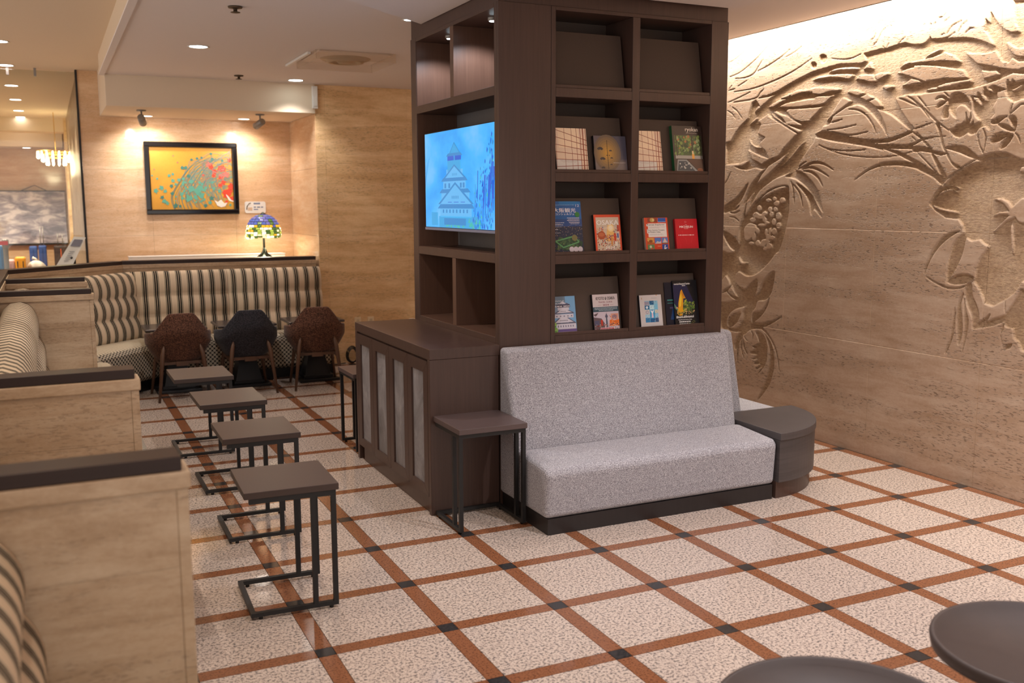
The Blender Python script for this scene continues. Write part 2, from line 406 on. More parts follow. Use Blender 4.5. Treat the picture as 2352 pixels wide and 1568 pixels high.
# ---- carved wall on the right: a height field cut from traced outlines
RELIEF = "C,0,1975,2475,1901,2480,1818,2494,1715,2525,1607,2555,1461,2590,1380,2599,1301,2604,1279,2609,1169,2611,1074,2601,987,2593,946,2602,973,2652,907,2656,843,2660,768,2659,690,2669,635,2673,569,2651,498,2643,472,2650,445,2672,441,2682,432,2664,350,2654,275,2647,149,2646,62,2655,55,2721,30,2692,24,2755,-7,2705,-41,2666,-74,2638,-115,2618,-167,2614,-137,2665,-130,2707,-115,2791,-197,2776,-228,2377,-141,2397,-55,2371,66,2349,117,2342,223,2344,338,2349,520,2346,559,2350,605,2352,691,2344,681,2322,653,2281,628,2246,575,2185,523,2139,549,2130,624,2180,706,2234,783,2270,842,2288,798,2237,765,2182,738,2110,776,2161,832,2217,895,2271,957,2314,1007,2330,1107,2323,1207,2283,1294,2243,1322,2213,1347,2182,1402,2180,1395,2146,1409,2109,1476,2048,1536,1985,1565,1931,1588,1918,1670,1896,1761,1876,1820,1857,1905,1816,1975,1777,2044,1701,2070,1666,2063,1719,2038,1766,1985,1809,2055,1754,2100,1713,2145,1683,2128,1731,2094,1790,2059,1837,1998,1888,1912,1943,1947,1938,2029,1953,2092,1943,2138,1939,2214,1950,2282,1973,2196,1967,2149,1981,2114,2009,2235,1990,2380,1989,2397,2153,2359,2169,2329,2168,2306,2196,2280,2224,2231,2269,2166,2306,2125,2329,2119,2365,2090,2440,2050,2456,1995,2472;R,0,2051,2464,1901,2467,1840,2474,1915,2434,1976,2406,2062,2360,2024,2408,1992,2400,2013,2427;R,0,2123,2274,2067,2309,2028,2326,2005,2360,1991,2382,1975,2378,2012,2325,2051,2297;R,0,1666,2440,1645,2447,1545,2462,1440,2455,1442,2442,1356,2429,1291,2438,1293,2469,1407,2483,1511,2477,1603,2482,1646,2467;R,0,1777,2443,1711,2459,1642,2471,1603,2482,1645,2457,1703,2441;R,0,1905,2392,1850,2385,1783,2406,1702,2431,1740,2434,1799,2428,1867,2409;r,0,1774,2383,1640,2367,1469,2363,1326,2365,1255,2404,1290,2405,1472,2409,1649,2404,1715,2400;R,0,1411,2370,1317,2365,1272,2391,1225,2414,1280,2410,1374,2420,1415,2414;C,0,2037,2358,1992,2400,1951,2376,1896,2374,1834,2366,1713,2351,1674,2308,1614,2279,1541,2261,1463,2255,1325,2348,1288,2384,1242,2398,1233,2259,1278,2202,1410,2168,1670,2096,2328,2153,2277,2166,2229,2237,2123,2277,2018,2300;R,0,1956,2321,1910,2340,1862,2311,1791,2278,1692,2231,1579,2177,1628,2143,1671,2113,1705,2090,1769,2028,1880,2005,1958,1973,1994,1992,2077,2019,2098,2061,2127,2094,2052,2067,1970,2037,1880,2016,1918,2075,1964,2101,1984,2136,1923,2173,2014,2207,1977,2276,2018,2300;R,0,1875,2342,1808,2314,1731,2268,1633,2231,1537,2196,1565,2178,1676,2225,1784,2277;R,0,1818,2355,1756,2327,1681,2309,1636,2283,1540,2239,1539,2232,1619,2240,1693,2251,1740,2299,1794,2323,1841,2347;R,0,1705,2345,1659,2309,1606,2276,1541,2262,1463,2256,1331,2346,1399,2345,1539,2350,1684,2358;s,11,1906,2337,1831,2306,1677,2230,1572,2183;s,13,1884,2373,1918,2348,1960,2321;R,0,1451,2535,1376,2538,1297,2535,1298,2548,1377,2552;R,0,1303,2570,1186,2572,1021,2557,1007,2564,1072,2578,1167,2586,1238,2585;R,0,1381,2540,1281,2537,1183,2522,1093,2502,1050,2524,1120,2539,1216,2548,1315,2551,1382,2549;R,0,1039,2494,968,2482,907,2464,854,2462,886,2505,934,2515,1007,2519;R,0,848,2468,797,2482,749,2493,758,2507,827,2511,874,2504;R,0,978,2547,936,2553,885,2544,915,2592,944,2578;R,0,807,2422,768,2397,704,2413,718,2421,787,2429;R,0,1375,2432,1308,2441,1190,2438,1165,2447,1244,2463,1378,2477;R,0,1113,2419,1061,2402,1011,2384,954,2398,1013,2422,1082,2433;R,0,992,2377,935,2347,864,2358,926,2389;R,0,914,2341,849,2300,793,2297,828,2337,858,2355;R,0,1155,2389,1204,2338,1253,2282,1294,2244,1126,2329,1065,2358,1110,2378;R,0,1344,2184,1287,2192,1229,2213,1262,2218,1322,2213;R,0,692,2495,622,2476,533,2443,457,2414,447,2417,449,2507,511,2515,591,2511;R,0,548,2453,451,2417,378,2419,318,2421,248,2411,150,2404,187,2451,252,2467,384,2499,489,2517,553,2523;R,0,376,2378,349,2365,245,2373,177,2379,120,2377,135,2394,227,2394,316,2390;R,0,462,2361,374,2362,370,2372,411,2375;R,0,650,2408,568,2412,488,2413,516,2433,571,2447;R,0,673,2523,597,2539,464,2532,335,2524,210,2501,257,2539,324,2574,414,2556,502,2551,626,2551;R,0,491,2552,420,2573,348,2591,366,2598,441,2580;R,0,183,2549,145,2516,94,2475,19,2456,-73,2429,-140,2414,-183,2410,-223,2435,-222,2453,-171,2454,-130,2480,-110,2457,-70,2469,-44,2507,-20,2533,47,2527,118,2538;R,0,46,2384,-4,2390,-59,2399,-33,2421,17,2425,68,2437;r,0,275,2647,196,2637,109,2614,52,2591,-7,2563,17,2603,62,2655,150,2653;r,0,-88,2572,-109,2524,-151,2489,-220,2474,-217,2520,-165,2528,-129,2544;s,5,2390,2770,2289,2798,2175,2845;s,7,2368,2664,2250,2682,2104,2738,2011,2787,1905,2852;s,10,2303,2644,2181,2637,2084,2654,2030,2699,1985,2743;s,9,2033,2669,1928,2691,1793,2733,1677,2783;s,6,1733,2729,1632,2755,1563,2784;s,3,1634,2794,1586,2820;s,11,2307,2544,2095,2545,1921,2565,1748,2595,1597,2635,1453,2688;s,10,2377,2562,2295,2566;s,7,2270,2580,2155,2614;s,7,2381,2469,2241,2495,2110,2524;s,12,2312,2465,2059,2470,1997,2507,1955,2531;s,6,2373,2572,2335,2597;s,15,2328,2430,2262,2392,2196,2329;s,12,2383,2408,2321,2376,2276,2335;s,6,1262,2659,1158,2639,1076,2637,994,2655;s,4,921,2728,889,2745,876,2769;s,4,901,2692,864,2715,832,2762,799,2789,749,2796;s,3,958,2795,929,2807;s,6,784,2601,786,2653,764,2688;s,5,815,2678,786,2653;s,6,690,2669,658,2694,632,2708;s,7,588,2625,551,2630;s,9,769,2590,720,2609,673,2618;s,6,488,2553,453,2561;s,3,394,2783,354,2784,330,2804;s,3,347,2755,322,2763,303,2774;s,7,319,2679,285,2718,218,2739;s,6,240,2675,216,2711,179,2732;s,9,189,2663,161,2682,126,2681;s,7,354,2653,310,2658,260,2680;s,5,364,2676,337,2684;s,4,453,2753,433,2757;s,3,425,2750,402,2759;s,2,498,2758,483,2766;c,0,1464,2638,1458,2656,1434,2658,1409,2643,1412,2622,1435,2613,1453,2622;c,0,1382,2675,1377,2693,1347,2698,1316,2683,1311,2657,1347,2640,1371,2655;s,12,1294,2244,1237,2232,1140,2245;s,8,1280,2184,1143,2186,1012,2200;s,12,1240,2172,1141,2147,1045,2134,905,2147;c,0,1400,2157,1347,2177,1280,2177,1213,2159,1140,2138,1063,2124,994,2108,907,2096,818,2091,731,2092,647,2104,560,2129,543,2117,646,2087,729,2070,816,2069,894,2075,846,2066,775,2056,700,2053,587,2045,517,2054,465,2074,419,2077,418,2071,459,2065,516,2043,543,2034,415,2019,413,1996,503,2013,591,2020,767,2031,767,2022,905,2051,1060,2078,1222,2103,1358,2135,1400,2145;s,15,1087,2307,1005,2294,930,2256,865,2189,835,2134;s,6,1355,2087,1266,2056,1134,2036,989,2031,916,2034;s,7,1273,2054,1120,2012,961,1989,810,1978,644,1983,508,2005;c,0,1011,1833,907,1896,802,1935,721,1947,608,1943,497,1922,405,1881,366,1854,408,1866,495,1896,606,1917,702,1923,789,1919,894,1892;c,0,767,2029,703,2021,640,2005,555,1971,471,1933,406,1897,346,1866,334,1841,409,1876,497,1922,581,1959,650,1990,714,2011;s,8,494,1996,408,1927,325,1857;s,13,691,2345,623,2325,561,2298,500,2273;s,14,605,2349,546,2317,478,2261,416,2198;s,8,518,2340,469,2293,413,2239;s,13,543,2123,482,2086,416,2031,387,2005;s,7,523,2137,475,2148,388,2167;s,6,538,2091,507,2068;s,17,539,2312,471,2265,399,2205,345,2163,266,2113;s,9,519,2340,480,2307,432,2257;s,14,317,2340,275,2308;c,0,365,2161,339,2151,314,2092,301,2050,283,2008,261,1974,227,1924,171,1897,190,1886,226,1912,254,1945,276,1975,298,2009,316,2043,335,2101;s,8,511,2058,437,2074,354,2080,283,2079;s,8,504,2116,442,2062,380,2009;c,0,524,2025,454,2019,401,2010,359,1995,281,1981,286,1971,326,1969,379,1984,453,1998,523,1999;c,0,384,1980,351,1962,317,1919,278,1864,261,1831,302,1848,343,1912;c,0,278,2010,239,2020,195,2020,141,2009,96,1982,50,1947,69,1937,117,1951,187,1979,248,1998;c,0,502,1939,436,1903,360,1867,302,1846,261,1831,298,1794,358,1837,433,1869,500,1901;c,0,378,2301,356,2318,321,2320,290,2305,284,2292,298,2288,335,2309;c,0,367,2251,353,2274,323,2288,291,2291,298,2280,332,2260;c,0,319,2190,317,2226,291,2263,279,2231,276,2191,306,2185;c,0,290,2273,274,2304,256,2324,217,2328,178,2316,142,2283,120,2249,120,2214,158,2245,192,2254,216,2242,226,2219,216,2182,242,2196,269,2226;C,0,261,2119,227,2120,208,2141,179,2141,154,2157,151,2212,141,2180,142,2160,124,2175,117,2214,114,2170,126,2139,112,2134,95,2160,97,2129,56,2146,52,2153,82,2175,101,2212,112,2268,124,2297,86,2293,78,2316,48,2293,38,2339,5,2331,-21,2344,-58,2329,-104,2312,-47,2301,-54,2268,-26,2224,-40,2183,-17,2160,-20,2117,-24,2089,17,2119,35,2117,62,2107,75,2084,112,2075,137,2090,160,2074,193,2064,223,2074,255,2104;r,0,109,2288,75,2280,46,2235,83,2258;r,0,58,2300,29,2288,14,2259,42,2273;r,0,26,2334,-4,2327,-19,2306,8,2313;C,0,-105,2350,-113,2364,-132,2343,-143,2365,-162,2344,-216,2353,-231,2332,-237,2261,-170,2238,-153,2238,-121,2262,-102,2301;r,0,-139,2303,-169,2313,-202,2328,-183,2304,-157,2299;c,0,-23,2132,-44,2154,-84,2168,-128,2166,-103,2153,-64,2129;c,0,-67,2125,-101,2122,-141,2108,-179,2077,-139,2083,-102,2099;c,0,-135,2158,-159,2165,-182,2150,-187,2109,-178,2079,-158,2114;c,0,-27,2027,-51,2064,-91,2075,-153,2067,-115,2045,-72,2026;c,0,-91,1987,-104,2023,-137,2055,-171,2060,-156,2027,-124,1995;s,13,-132,2170,-173,2200,-225,2237;s,13,-155,2236,-145,2206,-136,2177;s,11,-179,2073,-203,2047,-220,2012;s,10,60,2111,59,2067,44,2015,12,1963;s,14,28,2108,7,2056,13,1978;c,0,69,1937,23,1953,-41,1966,-99,1967,-144,1959,-189,1940,-185,1934,-132,1938,-65,1938,3,1937;C,0,68,1935,180,1881,251,1835,293,1794,341,1737,379,1681,323,1635,252,1597,159,1588,132,1554,112,1506,98,1479,60,1463,5,1472,-20,1452,-60,1434,-3,1360,17,1312,19,1257,27,1229,-8,1190,-44,1132,-54,1105,-109,1092,-190,1138,-246,1182,-304,1278,-340,1280,-297,1829,-223,1856,-251,1913,-194,1938,-88,1933,3,1935;R,0,293,1790,263,1794,226,1838,169,1873,95,1907,25,1920,59,1933,142,1896,208,1858,260,1823;R,0,345,1729,317,1762,272,1786,222,1789,167,1772,180,1751,241,1765,290,1753,324,1728,366,1688,321,1726,255,1753,213,1760,179,1742,168,1766,224,1791,291,1789,340,1741,377,1683;R,0,370,1677,299,1653,179,1632,162,1621,246,1628,324,1648;R,0,-71,1703,-123,1709,-170,1686,-191,1657,-242,1702,-276,1734,-292,1523,-259,1574,-237,1580,-217,1605,-156,1579,-93,1518,-77,1518,-134,1572,-179,1615,-123,1618,-67,1607,-114,1631,-177,1638,-141,1677,-102,1696;R,0,-197,1579,-210,1547,-218,1404,-213,1397,-202,1468,-193,1533;c,0,385,1251,376,1313,341,1386,285,1459,220,1503,146,1520,186,1497,250,1454,315,1388,358,1314;c,0,220,1208,219,1314,203,1385,175,1456,112,1506,101,1465,126,1361,170,1275,200,1231;c,0,209,1209,160,1251,95,1267,29,1253,67,1219,131,1202;s,14,370,1234,302,1203,213,1177,138,1179,66,1206,20,1240;c,0,77,1198,42,1214,29,1146,-8,1081,-25,1020,-16,971,14,947,23,1016,56,1075,76,1128;c,0,91,1155,105,1077,92,1008,86,918,105,838,120,935,132,1040,116,1111;c,0,84,1124,66,1046,46,992,52,908,77,796,68,906,76,1010;c,0,146,1066,140,982,150,882,186,788,198,786,167,880,155,981;C,0,14,947,-31,994,-101,1052,-88,1017,-70,994,-122,1024,-196,1052,-256,1143,-307,1239,-340,1280,-381,763,-336,829,-286,909,-259,925,-251,977,-202,985,-175,942,-194,884,-204,854,-175,935,-179,989,-192,1014,-125,983,-64,966;s,9,-191,1138,-193,1098,-200,1059;R,0,-191,1004,-210,979,-247,977,-259,925,-239,886,-208,858,-192,917;c,0,-204,854,-224,884,-253,894,-241,869;c,0,1661,1812,1732,1813,1834,1792,1937,1741,2034,1683,2104,1612,2167,1551,2197,1479,2192,1369,2232,1307,2228,1160,2176,1154,2097,1127,2009,1137,1924,1179,1843,1239,1764,1314,1724,1340,1679,1445,1651,1547,1635,1643,1643,1783;r,0,1656,1803,1732,1807,1825,1786,1902,1753,1971,1707,2006,1683,1901,1735,1798,1769,1706,1790;r,0,2122,1402,2139,1468,2123,1510,2072,1535,2008,1524,1988,1495,2022,1447,2066,1410;r,0,1721,1592,1729,1571,1749,1562,1770,1570,1780,1591,1772,1612,1752,1621,1731,1613;r,0,1770,1547,1776,1527,1794,1519,1813,1526,1821,1546,1815,1565,1797,1574,1778,1566;r,0,1719,1521,1725,1502,1743,1494,1761,1501,1770,1520,1763,1538,1746,1546,1727,1539;r,0,1758,1477,1766,1457,1786,1448,1807,1456,1817,1475,1809,1495,1789,1504,1768,1496;r,0,1800,1603,1806,1586,1823,1579,1841,1586,1849,1602,1842,1619,1826,1625,1808,1619;r,0,1684,1705,1692,1689,1713,1683,1735,1689,1744,1705,1736,1721,1715,1728,1693,1721;r,0,1738,1683,1747,1668,1771,1662,1796,1668,1807,1683,1797,1697,1773,1703,1749,1697;r,0,1779,1717,1785,1704,1799,1699,1814,1704,1821,1717,1815,1730,1801,1735,1786,1730;r,0,1833,1706,1842,1695,1864,1690,1886,1695,1896,1706,1888,1718,1865,1722,1843,1717;r,0,1818,1640,1824,1625,1843,1619,1862,1625,1870,1640,1863,1654,1845,1660,1826,1654;r,0,1759,1640,1765,1626,1782,1620,1799,1626,1807,1640,1801,1654,1784,1659,1767,1654;r,0,1874,1608,1882,1595,1903,1590,1925,1595,1934,1607,1926,1620,1905,1625,1883,1620;r,0,1894,1584,1909,1570,1946,1564,1985,1569,2001,1583,1986,1598,1948,1604,1910,1598;r,0,1962,1595,1973,1579,2001,1571,2030,1578,2042,1595,2031,1611,2003,1619,1975,1612;r,0,2000,1560,2010,1545,2036,1539,2062,1545,2074,1559,2063,1573,2038,1579,2012,1574;r,0,1877,1561,1883,1546,1900,1540,1918,1546,1926,1561,1920,1576,1902,1582,1885,1576;r,0,1873,1521,1888,1510,1925,1504,1964,1508,1980,1519,1965,1530,1927,1535,1889,1531;r,0,1847,1538,1855,1529,1873,1524,1892,1528,1900,1538,1893,1548,1874,1552,1856,1548;r,0,1955,1478,1961,1461,1977,1454,1994,1460,2002,1477,1996,1494,1979,1501,1962,1494;r,0,1996,1436,2002,1410,2020,1399,2039,1409,2047,1434,2041,1460,2023,1471,2005,1461;r,0,1861,1469,1865,1448,1878,1439,1890,1447,1897,1468,1893,1488,1880,1497,1868,1489;r,0,1818,1475,1822,1455,1834,1446,1847,1454,1853,1475,1849,1495,1837,1504,1824,1496;r,0,1819,1435,1828,1418,1850,1411,1872,1417,1883,1433,1874,1450,1852,1457,1829,1451;r,0,1777,1430,1785,1417,1806,1411,1827,1416,1836,1429,1828,1442,1808,1448,1787,1443;r,0,1831,1400,1846,1385,1883,1378,1921,1383,1938,1396,1923,1411,1885,1418,1848,1413;r,0,1804,1366,1813,1347,1837,1339,1862,1345,1874,1363,1864,1382,1840,1390,1815,1383;r,0,1874,1375,1887,1362,1918,1356,1950,1360,1964,1372,1951,1385,1920,1391,1888,1387;r,0,1946,1384,1953,1367,1972,1359,1992,1366,2001,1382,1993,1399,1975,1407,1955,1400;r,0,1855,1346,1862,1334,1881,1328,1900,1332,1908,1344,1901,1357,1883,1363,1864,1358;r,0,1945,1648,1951,1632,1967,1625,1984,1631,1992,1648,1986,1665,1970,1671,1953,1665;r,0,2013,1382,2023,1371,2046,1366,2070,1370,2080,1379,2071,1390,2047,1395,2024,1391;c,0,1580,1918,1507,1902,1441,1862,1376,1807,1334,1747,1299,1660,1285,1623,1346,1682,1420,1758,1494,1814,1569,1854,1635,1870,1685,1879,1629,1906;c,0,1567,1827,1502,1803,1428,1759,1370,1698,1294,1585,1378,1644,1403,1600,1431,1682,1475,1748;s,19,1625,1844,1597,1783,1580,1682;s,19,1612,1828,1531,1760,1490,1660;s,24,1561,1926,1470,1950,1393,1966,1301,1954,1201,1909;s,24,1516,1924,1430,1935,1344,1913,1243,1865;s,27,1500,1913,1420,1902,1348,1860,1299,1800;s,12,1557,1937,1518,1960,1472,1977;R,0,1797,1919,1690,1975,1611,2027,1549,2079,1496,2125,1557,2090,1635,2022,1707,1970;R,0,2009,1827,1909,1880,1807,1940,1717,1998,1673,2046,1759,2006,1877,1959,1945,1904;r,0,2117,2173,2064,2123,1968,2098,2036,2104,2092,2136;c,0,2395,1659,2270,1714,2178,1779,2101,1843,2148,1755,2193,1702,2267,1647,2201,1669,2247,1635,2334,1620,2393,1610;s,15,2334,1617,2265,1611,2194,1629;s,12,2318,1580,2254,1575,2200,1545;s,11,2398,1837,2355,1879,2319,1933;c,0,2397,1462,2307,1445,2237,1405,2191,1351,2213,1308,2292,1329,2364,1394;c,0,2158,1564,2142,1624,2117,1689,2124,1636,2140,1576;c,0,2422,1294,2314,1290,2222,1319,2106,1323,2006,1328,1907,1308,1968,1309,2041,1286,2064,1236,2114,1217,2179,1221,2189,1163,2227,1127,2224,1077,2197,1046,2131,1026,2092,1029,2043,1065,1964,1111,1966,1022,2001,970,2024,935,2086,889,2195,862,2266,829,2318,773,2322,721,2300,689,2396,687,2411,884,2406,919,2353,958,2394,963,2342,1010,2289,1039,2346,1111,2386,1083,2413,1081;R,0,2394,967,2334,985,2272,947,2198,924,2303,904,2405,895;R,0,2276,1036,2240,992,2186,948,2272,960,2327,985;r,0,2194,1270,2153,1231,2089,1226,2127,1216,2179,1217;c,0,2001,970,1941,1008,1907,1075,1850,1143,1768,1181,1780,1068,1807,1002,1865,957,1950,942,1972,891,2008,855,2031,803,2016,767,1878,746,1939,731,2026,712,2101,662,2153,677,2273,676,2301,698,2221,703,2143,741,2122,835,2086,889,2037,930;r,0,2142,842,2118,811,2137,750,2221,703,2170,755,2146,799;c,0,2309,731,2278,786,2213,822,2148,833,2184,762,2248,712,2294,707;c,0,1995,844,1909,872,1851,926,1815,982,1838,912,1895,841,2004,769;c,0,2010,770,1880,782,1773,810,1670,855,1749,804,1879,750;s,19,2020,717,1902,735,1815,696,1739,617,1700,534,1677,441;c,0,1963,707,1901,702,1850,668,1825,606,1824,508,1851,447,1916,384,1887,433,1942,413,1907,455,1969,450,1934,493,1996,484,1942,525,2024,530,1956,572,1995,584,1921,618,1936,665;c,0,1852,700,1788,643,1749,568,1736,489,1752,397,1795,300,1912,177,1855,282,1817,379,1792,480,1791,578,1819,647;c,0,2147,673,2191,634,2215,572,2199,531,2162,587,2113,652;s,22,2162,579,2172,510,2169,442;s,22,2119,643,2128,558,2092,478;s,20,2106,628,2090,563,2049,514;s,16,2026,708,1993,683,1995,646;s,15,2095,671,2087,639,2054,622"
Y0, Y1, Z0, Z1, ST = -3.46, 2.62, 0.0, 3.06, .0045
AXIS = -.41          # the carving is taken as symmetrical about the big fruit; only its left half is in the picture
ny, nz_ = int(round((Y1-Y0)/ST))+1, int(round((Z1-Z0)/ST))+1
SS = 2
gy = Y0+np.arange(ny*SS)*ST/SS; gz = Z0+np.arange(nz_*SS)*ST/SS
cov = np.zeros((ny*SS, nz_*SS), np.float32)
def smooth_poly(P, closed=True, sub=4):
    P = np.array(P, float); n = len(P); out = []
    for i in range(n if closed else n-1):
        if closed: a, b, c, d = P[(i-1) % n], P[i], P[(i+1) % n], P[(i+2) % n]
        else: a, b, c, d = P[max(i-1, 0)], P[i], P[i+1], P[min(i+2, n-1)]
        for k in range(sub):
            t_ = k/sub
            out.append(.5*((2*b)+(-a+c)*t_+(2*a-5*b+4*c-d)*t_*t_+(-a+3*b-3*c+d)*t_**3))
    if not closed: out.append(P[-1])
    return np.array(out)
def fill(P, val):
    i0 = max(0, int((P[:, 0].min()-Y0)/ST*SS)-1); i1 = min(len(gy), int((P[:, 0].max()-Y0)/ST*SS)+2)
    j0 = max(0, int((P[:, 1].min()-Z0)/ST*SS)-1); j1 = min(len(gz), int((P[:, 1].max()-Z0)/ST*SS)+2)
    if i1 <= i0 or j1 <= j0: return
    yy = gy[i0:i1][:, None]; zz = gz[j0:j1][None, :]
    ins = np.zeros((i1-i0, j1-j0), bool)
    n = len(P)
    for k in range(n):
        (ya, za), (yb, zb) = P[k], P[(k+1) % n]
        if za == zb: continue
        c = (za > zz) != (zb > zz)
        ins ^= c & (yy < (yb-ya)*(zz-za)/(zb-za)+ya)
    if val > 0: cov[i0:i1, j0:j1][ins] = np.maximum(cov[i0:i1, j0:j1][ins], val)
    else: cov[i0:i1, j0:j1][ins] = 0
for rec in RELIEF.split(';'):
    p = rec.split(','); k = p[0]; wd = int(p[1])/1000
    pts = np.array([int(q)/1000 for q in p[2:]]).reshape(-1, 2)
    if k == 's':
        C_ = smooth_poly(pts, False, 6); n = len(C_)
        tg = np.gradient(C_, axis=0); tg /= np.linalg.norm(tg, axis=1)[:, None]+1e-9
        nr = np.stack([-tg[:, 1], tg[:, 0]], 1)
        ww = np.maximum(.0035, wd*.62*np.sin(np.linspace(.12, PI-.05, n))**.7)[:, None]
        fill(np.concatenate([C_+nr*ww*.5, (C_-nr*ww*.5)[::-1]]), .75)
    else:
        fill(smooth_poly(pts) if k in 'cr' else pts, 1.0 if k in 'cC' else 0)
ka = int(round((AXIS-Y0)/ST*SS))
for j in range(len(gz)):
    kl = int(round((-.385+.08*gz[j]-Y0)/ST*SS)); cov[ka:kl, j] = cov[kl, j]
cov[ka-1::-1][:min(ka, len(gy)-ka)] = cov[ka:ka+min(ka, len(gy)-ka)]
cov = cov.reshape(ny, SS, nz_, SS).mean((1, 3))
def blur(a):
    p = np.pad(a, 1, mode='edge')
    q = (p[:-2]+2*p[1:-1]+p[2:])/4
    return (q[:, :-2]+2*q[:, 1:-1]+q[:, 2:])/4
h = .8*cov+.2*blur(cov)
DEPTH = .0135
WX = 3.54
wall_r = struct('wall_right', B(WX+.045, -5.4, 0, WX+.2, 6.3, 3.1), M_GROUT)
def relief_slab(i0, i1, j0, j1):
    a = i1-i0+1; b = j1-j0+1
    I, J = np.meshgrid(np.arange(i0, i1+1), np.arange(j0, j1+1), indexing='ij')
    yv = Y0+I*ST; zv = Z0+J*ST
    yv = yv.astype(float); zv = zv.astype(float)
    yv[0] += .00003; yv[-1] -= .00003; zv[:, 0] += (.00003 if j0 else -.013); zv[:, -1] -= .00003
    hv = h[i0:i1+1, j0:j1+1]
    co = np.stack([WX+DEPTH*hv, yv, zv], -1).reshape(-1, 3)
    idx = np.arange(a*b).reshape(a, b)
    q = np.stack([idx[:-1, :-1], idx[:-1, 1:], idx[1:, 1:], idx[1:, :-1]], -1).reshape(-1, 4)
    # rim back to the wall core
    rim = np.concatenate([idx[:, 0], idx[-1, 1:], idx[-2::-1, -1], idx[0, -2:0:-1]])
    rc = co[rim].copy(); rc[:, 0] = WX+.043
    nb = len(co); ri = np.arange(nb, nb+len(rim))
    q2 = np.stack([rim, np.roll(rim, -1), np.roll(ri, -1), ri], -1)
    co = np.concatenate([co, rc]); qs = np.concatenate([q, q2])
    me = bpy.data.meshes.new('stone_slab')
    me.vertices.add(len(co)); me.vertices.foreach_set('co', co.ravel())
    me.loops.add(qs.size); me.loops.foreach_set('vertex_index', qs.ravel().astype(np.int32))
    me.polygons.add(len(qs)); me.polygons.foreach_set('loop_start', np.arange(0, qs.size, 4, dtype=np.int32))
    me.polygons.foreach_set('loop_total', np.full(len(qs), 4, np.int32))
    me.update(calc_edges=True)
    at = me.attributes.new('carve', 'FLOAT', 'POINT')
    at.data.foreach_set('value', np.concatenate([hv.ravel(), np.zeros(len(rim))]).astype(np.float32))
    jv = np.zeros((a, b)); jv[0] = jv[-1] = 1; jv[:, 0] = jv[:, -1] = 1
    jt = me.attributes.new('joint', 'FLOAT', 'POINT')
    jt.data.foreach_set('value', np.concatenate([jv.ravel(), np.ones(len(rim))]).astype(np.float32))
    me.materials.append(M_TRAV_R)
    obj('stone_slab', me, M_TRAV_R, wall_r)
yj = [-.053-.853*3, -.053-.853*2, -.053-.853, -.053, .80, 1.653, 2.506]
iy = [0]+[int(round((y-Y0)/ST)) for y in yj if Y0 < y < Y1]+[ny-1]
jz = [0]+[int(round((z-Z0)/ST)) for z in (.75, 1.509, 2.27)]+[nz_-1]
for a, b in zip(iy, iy[1:]):
    for c, d in zip(jz, jz[1:]): relief_slab(a, b, c, d)
for a, b in ((-5.3, -4.4), (-4.4, Y0), (Y1, 3.4), (3.4, 4.25), (4.25, 5.1), (5.1, 6.12)):
    for c, d in ((0, .75), (.75, 1.509), (1.509, 2.27), (2.27, 3.06)):
        obj('stone_slab', B(WX, a+.0004, c+.0004, WX+.043, b-.0004, d-.0004), M_TRAV_R, wall_r)

# ---- the hall beyond the glass
slab_wall('wall_far', M_TRAV, 16.0, -5, -.98, 0, 3.07, [-4.1, -3.2, -2.3, -1.4], [.76, 1.5, 2.25])
wf = struct('wall_side', B(-.955, 7.43, 0, -.85, 16, 3.07), M_GROUT)
for a, b in zip([7.43, 8.7, 10, 11.3, 12.6, 13.6], [8.7, 10, 11.3, 12.6, 13.6, 16]):
    obj('stone_slab', B(-.98, a+.002, 0, -.957, b-.002, 3.07), M_TRAV_H, wf)
struct('trim_6', B(-1.02, 13.45, 0, -.98, 14.2, 3.07), M_TRAV_D)
struct('trim_7', B(-5, 13.6, 2.86, -1.02, 14.1, 3.07), M_CEIL_L)
struct('trim_8', B(-5, 15.2, 2.70, -1.02, 16, 3.07), M_SOFFIT)
struct('wall_left', B(-5.1, 7.3, 0, -5, 16.2, 3.15), M_TRAV_D)
gp = struct('window_1', B(-4.2, 7.33, 1.0, -1.0, 7.342, 3.05), M_GLASS)
for x in (-1.62, -1.37):
    obj('glass_clip', B(x-.012, 7.31, 2.99, x+.012, 7.36, 3.07), M_GREYM, gp)
# ================================================================== BOOKCASE
bc = thing('bookcase', 'tall dark wood bookcase wrapped around a column, with television niche and brochure shelves', 'bookcase', (0,0,0))
X0, X1, Y0b, Y1b = .857, 2.356, .853, 2.226
ZB, ZT = .0, 2.742
FR = M_WENGE
def bpart(name, *boxes, m=None, bevel=.0015):
    q = MB()
    for b in boxes: q.box(*b)
    return obj(name, q, m or FR, bc, bevel=bevel, seg=1)
